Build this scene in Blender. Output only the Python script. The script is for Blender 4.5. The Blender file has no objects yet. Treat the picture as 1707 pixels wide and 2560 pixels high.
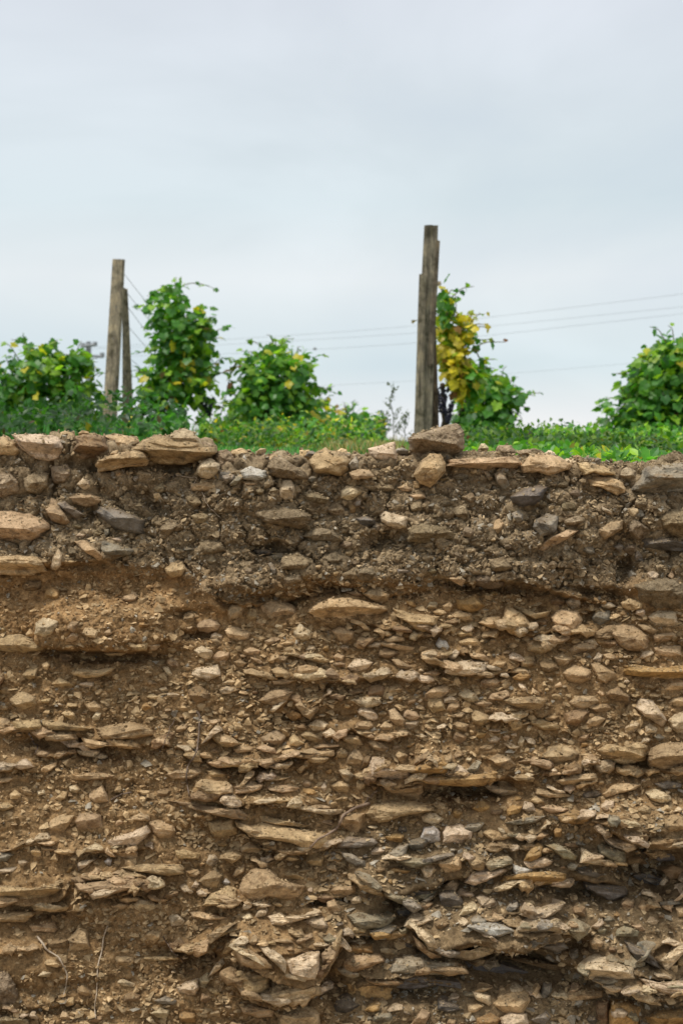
import bpy, bmesh, math, random
import numpy as np
from mathutils import Vector, Matrix
R = math.radians
scene = bpy.context.scene
rng = np.random.default_rng(7)
random.seed(7)

# ------------------------------------------------------------------ camera, sky, sun, exposure
CAM = np.array((0.0, -3.2, 1.6))
FPX = 50.0 / 36.0 * 2560.0
PITCH = math.atan(150.0 / FPX)          # horizon at row 1130 of the photograph
cam_data = bpy.data.cameras.new('camera')
cam = bpy.data.objects.new('camera', cam_data)
scene.collection.objects.link(cam)
cam.location = CAM
cam.rotation_euler = (math.pi / 2 - PITCH, 0, 0)
cam_data.lens = 50
cam_data.sensor_fit = 'VERTICAL'
cam_data.sensor_height = 36
cam_data.sensor_width = 24
cam_data.clip_end = 3000
cam_data.dof.use_dof = True
cam_data.dof.focus_distance = 3.15
cam_data.dof.aperture_fstop = 7.2
scene.camera = cam
scene.render.resolution_x = 682
scene.render.resolution_y = 1024
scene.view_settings.view_transform = 'Standard'
scene.view_settings.look = 'None'
scene.view_settings.gamma = 1
scene.view_settings.use_curve_mapping = False
scene.view_settings.exposure = 1.1

SUN_EL, SUN_AZ = R(66), R(232)          # high, behind the camera's left shoulder, veiled by cloud
world = bpy.data.worlds.new('World')
scene.world = world
world.use_nodes = True
wt = world.node_tree
wt.nodes.clear()
def wn(t, **k):
    n = wt.nodes.new(t)
    for a, b in k.items(): setattr(n, a, b)
    return n
def ramp_node(tree, stops, interp='LINEAR'):
    n = tree.nodes.new('ShaderNodeValToRGB')
    cr = n.color_ramp
    cr.interpolation = interp
    while len(cr.elements) < len(stops): cr.elements.new(0.5)
    for e, (p, c) in zip(cr.elements, stops):
        e.position = p
        e.color = (c[0], c[1], c[2], 1)
    return n
tc = wn('ShaderNodeTexCoord')
sep = wn('ShaderNodeSeparateXYZ')
wt.links.new(tc.outputs['Generated'], sep.inputs[0])
# overcast brightness and tint by height above the horizon (a grey deck, brighter towards the zenith)
rp = ramp_node(wt, [(0.0, (.80, .775, .79)), (.018, (.77, .775, .80)), (.040, (.66, .71, .75)), (.060, (.58, .665, .72)),
                    (.120, (.68, .72, .76)), (.17, (.575, .65, .70)), (.30, (.60, .64, .71)), (1.0, (1.0, 1.02, 1.06))])
wt.links.new(sep.outputs['Z'], rp.inputs[0])
mp = wn('ShaderNodeMapping'); mp.inputs['Scale'].default_value = (1.6, 1.6, 4.2); mp.inputs['Location'].default_value = (.3, .1, .4)
wt.links.new(tc.outputs['Generated'], mp.inputs[0])
nz = wn('ShaderNodeTexNoise'); nz.inputs['Scale'].default_value = 1.5; nz.inputs['Detail'].default_value = 5; nz.inputs['Roughness'].default_value = .5
nz.inputs['Distortion'].default_value = .4
wt.links.new(mp.outputs[0], nz.inputs['Vector'])
rc = ramp_node(wt, [(.36, (.93, .945, .945)), (.5, (1.0, 1., .975)), (.62, (1.09, 1.08, 1.05))])
wt.links.new(nz.outputs['Fac'], rc.inputs[0])
mul = wn('ShaderNodeMix', data_type='RGBA', blend_type='MULTIPLY'); mul.inputs[0].default_value = 1
wt.links.new(rp.outputs[0], mul.inputs[6]); wt.links.new(rc.outputs[0], mul.inputs[7])
sky = wn('ShaderNodeTexSky', sky_type='NISHITA')
sky.sun_disc = False
sky.sun_elevation = SUN_EL
sky.sun_rotation = SUN_AZ
sk = wn('ShaderNodeMix', data_type='RGBA', blend_type='MULTIPLY'); sk.inputs[0].default_value = 1
wt.links.new(sky.outputs[0], sk.inputs[6]); sk.inputs[7].default_value = (.07, .07, .07, 1)
mx = wn('ShaderNodeMix', data_type='RGBA'); mx.inputs[0].default_value = .92
wt.links.new(sk.outputs[2], mx.inputs[6]); wt.links.new(mul.outputs[2], mx.inputs[7])
bg = wn('ShaderNodeBackground'); bg.inputs[1].default_value = .575
wo = wn('ShaderNodeOutputWorld')
wt.links.new(mx.outputs[2], bg.inputs[0]); wt.links.new(bg.outputs[0], wo.inputs[0])

sd = bpy.data.lights.new('sun', 'SUN')
sd.energy = 1.5
sd.angle = R(12)
sd.color = (1.0, .96, .90)
sun = bpy.data.objects.new('sun', sd)
scene.collection.objects.link(sun)
sdir = Vector((math.sin(SUN_AZ) * math.cos(SUN_EL), math.cos(SUN_AZ) * math.cos(SUN_EL), math.sin(SUN_EL)))
sun.rotation_euler = sdir.to_track_quat('Z', 'Y').to_euler()
sun.location = (0, -3, 8)

# ------------------------------------------------------------------ from a pixel to a place
cp, sp = math.cos(PITCH), math.sin(PITCH)
def ray(px, py):
    px = np.asarray(px, float); py = np.asarray(py, float)
    a = (px - 853.5) / FPX; b = (1280.0 - py) / FPX
    return np.stack([a, cp + b * sp, -sp + b * cp], -1)
def at(px, py, Y):
    d = ray(px, py)
    t = (np.asarray(Y, float) - CAM[1]) / d[..., 1]
    return CAM + d * t[..., None]
def proj(P):
    q = P - CAM
    f = q[..., 1] * cp - q[..., 2] * sp
    u = q[..., 1] * sp + q[..., 2] * cp
    f = np.maximum(f, .05)
    return 853.5 + FPX * q[..., 0] / f, 1280.0 - FPX * u / f

# ------------------------------------------------------------------ noise
def hsh(ix, iy, iz, seed=0):
    h = (ix.astype(np.int64) * 374761393 + iy.astype(np.int64) * 668265263 + iz.astype(np.int64) * 2147483647 + seed * 1274126177) & 0xffffffff
    h = ((h ^ (h >> 13)) * 1274126177) & 0xffffffff
    h = ((h ^ (h >> 16)) * 2246822519) & 0xffffffff
    return ((h ^ (h >> 15)) & 0xffffff) / float(0xffffff)
def vnoise(x, y, z, seed=0):
    ix, iy, iz = np.floor(x), np.floor(y), np.floor(z)
    fx, fy, fz = x - ix, y - iy, z - iz
    fx = fx * fx * (3 - 2 * fx); fy = fy * fy * (3 - 2 * fy); fz = fz * fz * (3 - 2 * fz)
    r = 0
    for dz, wz in ((0, 1 - fz), (1, fz)):
        for dy, wy in ((0, 1 - fy), (1, fy)):
            for dx, wx in ((0, 1 - fx), (1, fx)):
                r = r + wx * wy * wz * hsh(ix + dx, iy + dy, iz + dz, seed)
    return r * 2 - 1
def vnoise2(x, y, seed=0):
    ix, iy = np.floor(x), np.floor(y)
    fx, fy = x - ix, y - iy
    fx = fx * fx * (3 - 2 * fx); fy = fy * fy * (3 - 2 * fy)
    z = np.zeros_like(ix)
    r = 0
    for dy, wy in ((0, 1 - fy), (1, fy)):
        for dx, wx in ((0, 1 - fx), (1, fx)):
            r = r + wx * wy * hsh(ix + dx, iy + dy, z, seed)
    return r * 2 - 1
def fbm2(x, y, oct=4, seed=0, gain=.5):
    a, s, t = 1.0, 0, 0
    for o in range(oct):
        s = s + a * vnoise2(x * 2 ** o + o * 17.3, y * 2 ** o - o * 9.1, seed + o)
        t += a; a *= gain
    return s / t
def worley2(x, y, seed=0):
    """distance to the nearest and second nearest feature point, and the nearest cell's random value"""
    ix, iy = np.floor(x), np.floor(y)
    f1 = np.full(x.shape, 9.0); f2 = np.full(x.shape, 9.0); cid = np.zeros(x.shape)
    z = np.zeros_like(ix)
    for dx in (-1, 0, 1):
        for dy in (-1, 0, 1):
            cx, cy = ix + dx, iy + dy
            px = cx + hsh(cx, cy, z, seed); py = cy + hsh(cx, cy, z, seed + 5)
            d = np.sqrt((x - px) ** 2 + (y - py) ** 2)
            v = hsh(cx, cy, z, seed + 9)
            m = d < f1
            f2 = np.where(m, f1, np.minimum(f2, d))
            cid = np.where(m, v, cid)
            f1 = np.where(m, d, f1)
    return f1, f2, cid
def sstep(a, b, x):
    t = np.clip((x - a) / (b - a), 0, 1)
    return t * t * (3 - 2 * t)

# ------------------------------------------------------------------ objects
def link(o, parent=None):
    scene.collection.objects.link(o)
    if parent is not None: o.parent = parent
    return o
def tag(o, label=None, cat=None, group=None, kind=None):
    if label: o['label'] = label
    if cat: o['category'] = cat
    if group: o['group'] = group
    if kind: o['kind'] = kind
    return o
def empty(name, loc=(0, 0, 0), rz=0):
    o = bpy.data.objects.new(name, None)
    o.empty_display_size = .1
    o.location = loc; o.rotation_euler = (0, 0, rz)
    return link(o)
def mesh_np(name, V, F, mat, col=None, smooth=False, k=None):
    """V (n,3), F (m,k) one array, optional colour per vertex"""
    me = bpy.data.meshes.new(name)
    V = np.ascontiguousarray(V, np.float32); F = np.ascontiguousarray(F, np.int32)
    m, k = F.shape
    me.vertices.add(len(V)); me.vertices.foreach_set('co', V.ravel())
    me.loops.add(m * k); me.loops.foreach_set('vertex_index', F.ravel())
    me.polygons.add(m)
    me.polygons.foreach_set('loop_start', np.arange(0, m * k, k, dtype=np.int32))
    me.polygons.foreach_set('use_smooth', np.full(m, smooth, bool))
    if col is not None:
        ca = me.color_attributes.new('tint', 'FLOAT_COLOR', 'POINT')
        c4 = np.ones((len(V), 4), np.float32); c4[:, :3] = col
        ca.data.foreach_set('color', c4.ravel())
    me.update(calc_edges=True)
    if mat: me.materials.append(mat)
    return me
def obj_np(name, V, F, mat, col=None, smooth=False, parent=None, loc=None):
    V = np.asarray(V, float)
    if loc is not None: V = V - np.asarray(loc)
    o = bpy.data.objects.new(name, mesh_np(name, V, F, mat, col, smooth))
    if loc is not None: o.location = loc
    return link(o, parent)

# ------------------------------------------------------------------ materials
def new_mat(name, rough=.9, spec=.25):
    m = bpy.data.materials.new(name); m.use_nodes = True
    t = m.node_tree
    b = t.nodes['Principled BSDF']
    b.inputs['Roughness'].default_value = rough
    b.inputs['Specular IOR Level'].default_value = spec
    return m, t, b
def earth_mat(name, scale=1.0, mottle=.5, bump=.5, rough=.92, spec=.2, dust=0.0, stain=0.0):
    """tint attribute x speckle; fine bump; optional soil dust lying on faces that look up"""
    m, t, b = new_mat(name, rough, spec)
    L = t.links.new
    at_ = t.nodes.new('ShaderNodeAttribute'); at_.attribute_name = 'tint'
    geo = t.nodes.new('ShaderNodeNewGeometry')
    def noise(s, d=4, r=.6, vec=None, dist=0):
        n = t.nodes.new('ShaderNodeTexNoise')
        n.inputs['Scale'].default_value = s; n.inputs['Detail'].default_value = d; n.inputs['Roughness'].default_value = r
        n.inputs['Distortion'].default_value = dist
        L(vec or geo.outputs['Position'], n.inputs['Vector'])
        return n
    n1 = noise(260 * scale, 4, .7); n2 = noise(45 * scale, 5, .65, dist=.6); n3 = noise(900 * scale, 2, .6)
    r1 = ramp_node(t, [(.30, (1 - mottle,) * 3), (.5, (1, 1, 1)), (.72, (1 + mottle * .8, 1 + mottle * .78, 1 + mottle * .72))])
    L(n1.outputs['Fac'], r1.inputs[0])
    r2 = ramp_node(t, [(.34, (.50, .45, .40)), (.47, (.95, .94, .92)), (.55, (1.05, 1.05, 1.05)), (.66, (1.38, 1.40, 1.44))])
    L(n2.outputs['Fac'], r2.inputs[0])
    def mulc(a, c, f=1):
        x = t.nodes.new('ShaderNodeMix'); x.data_type = 'RGBA'; x.blend_type = 'MULTIPLY'; x.inputs[0].default_value = f
        L(a, x.inputs[6]); L(c, x.inputs[7]); return x.outputs[2]
    c = mulc(mulc(at_.outputs['Color'], r1.outputs[0]), r2.outputs[0])
    if stain:
        n4 = noise(17 * scale, 4, .6, dist=.8)
        r4 = ramp_node(t, [(.56, (0, 0, 0)), (.68, (stain,) * 3)])
        L(n4.outputs['Fac'], r4.inputs[0])
        x = t.nodes.new('ShaderNodeMix'); x.data_type = 'RGBA'
        L(r4.outputs[0], x.inputs[0]); L(c, x.inputs[6])
        x.inputs[7].default_value = (.30, .165, .055, 1)
        c = x.outputs[2]
        n5 = noise(24 * scale, 5, .7, dist=.5)
        r5 = ramp_node(t, [(.36, (.42, .43, .46)), (.46, (1, 1, 1))])
        L(n5.outputs['Fac'], r5.inputs[0])
        c = mulc(c, r5.outputs[0], .8)
    if dust:
        sx = t.nodes.new('ShaderNodeSeparateXYZ'); L(geo.outputs['Normal'], sx.inputs[0])
        ad = t.nodes.new('ShaderNodeMath'); ad.operation = 'MULTIPLY_ADD'
        L(n2.outputs['Fac'], ad.inputs[0]); ad.inputs[1].default_value = 1.6; L(sx.outputs['Z'], ad.inputs[2])
        rd = ramp_node(t, [(.85, (0, 0, 0)), (1.0, (dust,) * 3)])
        dv = t.nodes.new('ShaderNodeMath'); dv.operation = 'MULTIPLY'; dv.inputs[1].default_value = .72
        L(ad.outputs[0], dv.inputs[0]); L(dv.outputs[0], rd.inputs[0])
        x = t.nodes.new('ShaderNodeMix'); x.data_type = 'RGBA'
        L(rd.outputs[0], x.inputs[0]); L(c, x.inputs[6])
        soil = t.nodes.new('ShaderNodeRGB'); soil.outputs[0].default_value = (.28, .188, .095, 1)
        L(mulc(soil.outputs[0], r1.outputs[0]), x.inputs[7])
        c = x.outputs[2]
    L(c, b.inputs['Base Color'])
    ad2 = t.nodes.new('ShaderNodeMath'); ad2.operation = 'MULTIPLY_ADD'; ad2.inputs[1].default_value = .35
    L(n3.outputs['Fac'], ad2.inputs[0]); L(n1.outputs['Fac'], ad2.inputs[2])
    bp = t.nodes.new('ShaderNodeBump'); bp.inputs['Strength'].default_value = bump; bp.inputs['Distance'].default_value = .004
    L(ad2.outputs[0], bp.inputs['Height']); L(bp.outputs[0], b.inputs['Normal'])
    return m
M_SOIL = earth_mat('soil', mottle=.45, bump=.7)
M_RUB = earth_mat('rubble', mottle=.30, bump=.4)
M_STONE = earth_mat('weathered_stone', mottle=.34, bump=.8, rough=.85, spec=.3, dust=.32, stain=.5)
M_CLOD = earth_mat('crumbly_clod', mottle=.5, bump=.9)
M_SLATE = earth_mat('dark_slate', mottle=.35, bump=.35, rough=.5, spec=.5, dust=.3)
CROPS = {'A': (0, 1050, 2.6133), 'B': (550, 1050, 2.6133), 'C': (1107, 1050, 2.6133),
         'D': (0, 1450, 2.6133), 'E': (550, 1450, 2.6133), 'F': (1107, 1450, 2.6133),
         'G': (0, 2000, 2.6133), 'H': (550, 2000, 2.6133), 'I': (1107, 2000, 2.6133),
         'K': (1000, 500, 2.2178)}
# loose rocks lying on the rim: tone, mode, extra distance back, outline, label
RIM = [
('A','tr',0.00,'-60,120 45,105 100,150 135,205 110,235 40,235 -60,225','tan stone at the left end of the rim beside the big pale block'),
('A','pr',0.00,'80,95 200,90 350,100 415,130 422,190 390,250 320,272 240,255 190,225 140,190 115,150','big pale beige block with a flat top near the left end of the rim'),
('A','bu',0.02,'460,205 500,150 492,110 540,92 640,95 690,105 715,190 700,215 640,240 550,260 480,250','brown slab with a dark shaded underside, left end of the flat slab pile'),
('A','tr',0.10,'510,85 540,66 580,75 590,100 515,100','small brown lump on top of the left slab of the pile'),
('A','tf',0.05,'680,100 760,88 850,105 915,130 890,165 830,195 740,200 700,165','thin tan slab in the middle of the slab pile, in front of the leaning posts'),
('A','tu',0.00,'860,190 945,130 1000,105 1090,100 1200,110 1310,140 1345,175 1415,175 1422,215 1330,260 1200,290 1050,290 970,260 945,215','largest slab of the pile, long tan and pointed at its right end'),
('A','tu',-0.01,'630,265 720,230 860,195 950,205 985,260 960,300 850,305 720,330 650,340 630,320','tan slab lowest of the pile, tucked under the largest slab'),
('A','pr',0.16,'1095,115 1140,70 1200,53 1260,75 1310,130 1320,160 1100,150','rounded pale stone peeping up behind the largest slab'),
('A','tr',-0.01,'718,228 735,203 775,195 770,215 745,235','tiny tan chip lying between the slabs of the pile'),
('A','pr',-0.01,'1285,320 1310,270 1370,250 1445,290 1420,350 1380,380 1310,380 1283,350','pale grey angular stone under the right tip of the largest slab'),
('B','cr',0.04,'-40,220 -10,200 60,195 100,240 135,300 110,335 0,330 -40,300','reddish brown crumbly clod right of the slab pile'),
('B','wr',0.01,'130,335 200,300 300,330 315,370 240,400 150,385','whitish flat stone right of the crumbly reddish clod'),
('B','tr',0.16,'190,300 215,255 240,228 270,240 300,270 310,310','brown pointed lump standing behind the whitish flat stone'),
('B','cr',0.00,'310,300 360,235 430,250 480,300 560,345 570,385 500,395 400,385 330,360','soil covered lump between the whitish stone and the split boulder'),
('B','pr',0.08,'440,260 520,245 600,255 610,320 560,340 480,300','pale flat stone behind the soil covered lump'),
('B','tr',0.00,'575,270 610,220 690,178 715,200 790,205 840,260 845,330 800,370 700,350 620,345','split tan boulder with a grey corner in the middle of the rim'),
('B','gr',0.18,'555,235 575,205 605,198 625,220 610,250','little grey stone behind the left side of the split boulder'),
('B','gr',0.00,'840,290 885,230 905,270 895,320 850,325','small dark upright stone right of the split boulder'),
('B','pr',0.03,'965,190 1040,165 1140,140 1150,200 1165,265 1080,285 1020,265 985,230','pale wedge shaped stone perched on the rim left of the tall post'),
('B','tf',-0.01,'843,345 900,320 980,325 1010,370 960,385 870,390','flat tan stone below the pale wedge shaped stone'),
('K','cu',0.04,'40,1320 100,1290 170,1270 230,1255 310,1240 355,1280 355,1370 330,1410 240,1440 95,1480 60,1430','largest block on the rim, caked with soil, in front of the tall post'),
('B','tr',-0.01,'1265,360 1300,280 1370,220 1440,225 1475,290 1470,340 1420,400 1370,440 1300,410','oval tan stone leaning on the soil caked block'),
('C','tu',0.01,'20,260 180,245 300,245 470,235 515,290 480,320 350,310 280,330 150,310 20,300','long thin tan ledge stone right of the soil caked block'),
('C','tf',0.01,'510,300 575,225 650,215 760,235 840,290 830,320 750,350 690,370 620,345 530,345','wide pale stone with a brown cap in front of the green ground cover'),
('C','tf',0.01,'875,280 930,275 1050,300 1120,340 1130,360 1050,365 980,345 910,365 885,320','thin brown slab right of the wide capped stone'),
('C','cr',0.02,'1140,340 1200,305 1260,330 1265,380 1200,420 1150,390','round brown clod left of the blue grey rock'),
('C','gu',0.00,'1205,465 1290,380 1320,310 1450,290 1600,275 1700,300 1700,480 1500,480 1380,510 1280,490','blue grey rock with a tan edge at the right end of the rim'),
]
STONES = {
'A': '''
tr 430,505 500,470 600,475 670,520 640,555 560,565 470,545
tr 290,580 330,510 370,520 420,600 465,670 430,695 340,660
gr 360,540 420,520 480,570 555,620 500,650 430,610
dr 625,600 650,565 760,570 870,610 955,655 950,760 860,745 770,720 700,670
tr -80,600 80,590 200,610 290,650 345,700 240,780 170,840 60,800 -80,750
tu -80,890 120,880 240,890 305,940 300,990 180,1020 -80,1010
pr 330,960 350,880 385,840 412,880 400,950 370,985 340,980
tr 480,790 560,790 640,850 700,905 640,915 550,860
gr 635,800 690,790 790,820 880,850 850,885 770,900 680,880
pr 500,420 545,375 590,395 597,440 550,460
tr 1075,970 1120,935 1195,925 1220,970 1190,1020 1130,1030 1085,1005
cr -80,340 60,340 140,410 130,480 40,520 -80,500
br 140,1080 190,1045 275,1050 270,1110 200,1125 150,1110
cr 1250,625 1310,600 1370,620 1350,680 1280,675
tr 1250,420 1340,395 1430,415 1440,450 1330,470 1250,460
gr 1430,340 1480,340 1540,355 1530,400 1470,415
gr 1500,420 1550,365 1590,370 1540,430
gr 1170,320 1210,305 1255,320 1240,350 1180,350
pr 490,760 520,735 560,750 540,775
pr 720,770 790,765 800,795 770,810
cr 330,300 450,290 470,340 430,420 350,410
cr 140,380 240,330 320,350 330,430 260,500 160,470
gr 680,715 715,712 715,745 690,765
tr 410,920 500,905 530,920 430,945
''',
'B': '''
pr 390,440 415,395 465,390 490,440 480,510 430,525 390,510
cr 215,600 280,520 400,560 520,580 600,620 590,690 520,715 400,690 280,670
pr 785,460 830,425 900,445 940,470 890,500 850,530 790,510
gr 870,540 900,505 925,520 915,560 885,565
br 840,560 855,535 890,560 885,610 850,610
tr 1155,440 1210,425 1255,450 1240,472 1180,465
tr 1260,400 1310,400 1305,445 1260,450
pr 1035,620 1080,595 1170,620 1225,630 1225,700 1150,715 1060,670
dr 885,640 950,620 1010,650 1020,680 960,695 900,690
gr 995,690 1020,670 1055,690 1035,725 1000,722
cr 680,560 760,530 810,560 830,620 790,640 700,610
gr 315,940 335,930 370,970 375,1010 345,1012
dr 215,850 290,835 350,860 330,890 250,885
gr 330,885 390,865 430,880 420,910 350,915
cr 1225,740 1260,690 1330,680 1480,700 1560,760 1520,800 1350,810 1230,790
cr 535,480 640,480 720,520 690,550 570,545
tr 1230,490 1330,480 1350,510 1270,525
gr 1155,975 1250,975 1245,1000 1160,1000
gr -10,330 60,330 100,360 60,400 -10,395
pr 62,435 110,370 140,350 160,375 100,420
tr 140,400 240,405 250,425 170,430
cr 530,760 620,700 720,710 800,770 780,800 620,790
gr 560,390 600,365 640,375 600,410
tr 1430,390 1490,365 1500,385 1440,410
cr 900,410 1010,400 1140,420 1140,460 1000,475 920,450
pr 800,350 835,342 832,365 803,370
''',
'C': '''
gr 330,350 375,325 410,360 445,440 400,455 350,410
tf 920,380 1000,360 1100,370 1180,410 1200,480 1140,500 1030,440 950,430
dr 440,500 520,450 640,420 680,440 650,510 600,560 520,570 460,540
gr 445,610 490,588 525,610 520,655 485,675 455,655
tr 610,840 700,760 830,705 890,720 820,770 720,830 640,860
cr 780,650 860,625 930,640 900,690 790,690
tr 1000,720 1090,660 1180,650 1170,710 1050,790 1010,770
cr 1390,640 1480,580 1600,570 1680,680 1560,770 1450,740
dr 1290,760 1400,740 1560,790 1640,830 1568,860 1400,850 1300,830
gr 1110,830 1150,800 1190,830 1160,870
pr 1030,560 1110,600 1100,620 1040,590
gr 60,370 110,345 180,350 150,385 90,390
pr 1330,1000 1370,970 1410,1010 1390,1045 1340,1040
tr 1460,1020 1490,975 1510,1010 1500,1050
pr 260,330 290,330 330,380 300,400
tr 370,510 400,500 395,520
gr 480,370 545,365 520,385
cr 1250,1080 1330,1040 1450,1030 1560,1060 1600,1130 1540,1230 1400,1240 1290,1180
cr 130,500 190,470 230,520 180,550
''',
'D': '''
tr -80,380 60,350 150,350 240,390 300,430 290,455 160,478 40,470 -80,450
br 365,530 395,480 460,485 480,510 440,550 390,560
tf 455,600 540,575 640,585 755,565 740,600 660,635 560,640 480,625
tr 335,680 390,635 430,650 500,690 450,700 370,700
pr 500,680 560,665 620,665 618,695 560,710
tr 145,620 180,580 250,570 240,640 190,665
tr 870,430 920,395 970,410 960,460 900,462
tr 970,430 1010,405 1050,430 1020,460 980,462
tr 675,480 740,465 835,475 800,495 720,498
tr 400,435 450,415 495,435 450,450
tr 1180,290 1200,225 1235,205 1275,220 1270,280 1220,300
tr 1275,300 1310,260 1390,250 1445,290 1430,330 1360,350 1300,335
pr 1265,460 1320,430 1390,460 1395,510 1350,525 1290,490
tr 1365,385 1420,380 1455,420 1420,440
pr 1430,520 1470,515 1475,555 1445,565
tr 1215,440 1245,420 1275,440 1250,465
pr 1060,570 1100,565 1130,620 1110,645
tr 400,870 440,850 480,860 510,910 480,925 420,890
pr 600,900 630,860 665,870 650,915 615,920
tf -80,900 60,900 85,960 80,985 -80,985
tf 85,925 260,910 285,960 260,985 90,975
tf 270,910 400,925 540,960 620,970 560,985 400,985 290,985
tf 630,970 760,940 880,925 1000,970 1030,1010 870,1050 700,1050 640,1020
tf 540,1030 640,1050 700,1060 860,1055 860,1090 700,1085 620,1105 560,1085
tf 280,1000 380,985 500,1000 510,1040 400,1055 300,1050
tf 1315,1005 1400,980 1480,1020 1568,1060 1600,1075 1500,1100 1440,1090 1380,1030
tf 1350,1190 1450,1170 1650,1165 1645,1210 1430,1230 1380,1215
tf 1275,1350 1300,1310 1400,1330 1500,1330 1530,1380 1450,1410 1350,1400
tf 1080,1270 1150,1240 1300,1225 1330,1260 1250,1300 1130,1300
tr 1345,1245 1400,1235 1470,1260 1530,1280 1480,1310 1380,1295
tf 485,1280 570,1260 680,1260 755,1280 700,1300 560,1310 500,1305
tr 60,1400 100,1365 145,1400 140,1437 70,1437
tr 135,1360 170,1345 220,1390 210,1420 160,1400
pr 240,1380 290,1370 298,1400 250,1412
pr 450,1350 500,1335 530,1370 510,1395 460,1380
tr 360,1430 410,1380 445,1390 430,1430 390,1450
tf -80,1300 40,1290 90,1295 60,1320 -80,1340
pr 1090,740 1130,735 1180,750 1150,770 1100,765
pr 1435,720 1480,695 1530,710 1510,745 1450,745
tr 1440,675 1500,650 1550,660 1530,690 1460,690
''',
'E': '''
tr 45,200 80,155 155,150 160,200 110,260 60,265
tr 175,220 200,180 235,190 250,255 200,265 170,250
tr 240,150 330,122 420,140 500,180 522,225 470,260 360,275 290,250 255,205
tu 570,210 620,150 720,115 830,110 960,140 1090,170 1105,200 1030,240 960,275 880,265 800,300 680,295 600,250
tr 930,90 990,50 1050,50 1110,95 1100,140 1050,155 980,130
br 820,80 900,70 940,100 900,115
tr 575,90 610,60 650,60 640,105 590,115
br 655,70 700,40 760,60 740,90 680,95
tr 1130,190 1180,200 1260,225 1340,225 1430,240 1415,300 1330,350 1270,330 1220,280 1150,240
pr 1345,180 1370,140 1420,145 1420,190 1380,200
tr 30,330 60,300 120,310 210,345 190,385 120,405 50,375
pr 478,340 520,280 560,310 610,345 590,385 540,402 490,380
tr 290,400 350,370 400,385 350,420 300,425
tr 390,420 440,395 490,405 470,430 410,435
tr 880,420 910,370 970,375 975,400 940,455 895,450
tr 1000,400 1080,375 1160,420 1280,440 1270,465 1170,465 1050,430
tr 150,460 200,435 270,460 255,490 180,495
tr 320,555 360,510 440,470 458,490 430,530 370,565
pr 520,490 580,470 660,490 700,530 670,552 600,530 545,510
tr 490,575 560,555 640,570 655,605 620,630 520,625
tr 735,550 790,530 820,550 815,572 750,565
pr 830,570 880,515 960,515 1000,540 960,590 900,610 850,595
tr 1115,515 1160,515 1250,565 1245,610 1210,610 1150,560
tr 940,640 1000,590 1100,590 1135,610 1060,650 980,672
br 780,640 850,610 920,630 900,670 820,690
tr 660,620 720,570 780,620 770,665 700,640
tr 88,535 130,515 185,545 150,573 110,565
tr 1320,480 1380,450 1450,460 1505,490 1470,530 1400,530
wr 1405,420 1430,375 1480,400 1500,440 1480,465 1420,445
tr 1320,610 1400,590 1440,610 1400,640 1330,640
tf 0,700 100,690 150,710 60,745 0,745
tf 340,660 440,630 515,655 440,685 350,685
tr 1095,850 1140,830 1180,880 1215,920 1200,960 1150,960 1110,910
tr 1040,960 1080,920 1130,950 1120,1000 1060,1000
tr 1025,870 1070,855 1095,870 1080,895 1035,890
pr 570,950 630,910 710,940 690,980 600,990
br 495,960 550,935 580,985 530,990
tr 450,1040 480,1005 530,1050 570,1070 510,1100 455,1080
tf 575,1095 640,1070 780,1075 780,1090 600,1108
tr 795,1020 850,1010 910,1020 940,1080 870,1083 810,1055
tr 910,990 960,980 1005,995 980,1030 920,1015
tr 960,1060 1000,1030 1060,1060 1110,1100 1070,1130 1000,1110
tf 0,1010 60,1030 130,1070 80,1090 0,1060
tf 80,1110 130,1080 215,1090 220,1120 110,1135
tf 230,1100 290,1070 360,1100 380,1140 280,1125
tf 0,1170 150,1165 250,1180 250,1205 150,1220 0,1225
tr 265,1180 340,1165 360,1195 300,1230 265,1215
tf 390,1120 480,1105 600,1120 745,1115 740,1150 620,1180 500,1160 400,1150
br 910,1230 950,1150 985,1150 980,1200 930,1280
pu 970,1210 1000,1160 1070,1160 1090,1230 1180,1250 1240,1230 1255,1290 1210,1350 1140,1340 1040,1290 975,1300
ou 1240,1240 1340,1190 1400,1160 1505,1190 1500,1270 1400,1270 1260,1315
tu 1045,1320 1140,1350 1220,1350 1310,1320 1325,1390 1270,1420 1150,1410 1080,1370
pr 770,1240 830,1235 885,1280 840,1330 800,1300
tr 720,1340 780,1310 850,1340 840,1390 770,1395
tr 885,1360 900,1290 955,1300 950,1360 910,1380
pr 655,1360 680,1320 700,1350 680,1390
tf 300,1280 380,1280 460,1290 380,1315 310,1310
tf 305,1350 380,1340 520,1355 500,1380 400,1395 320,1375
tf 0,1350 80,1340 90,1395 0,1400
tf 90,1350 200,1310 290,1340 260,1370 180,1400 95,1400
''',
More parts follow.
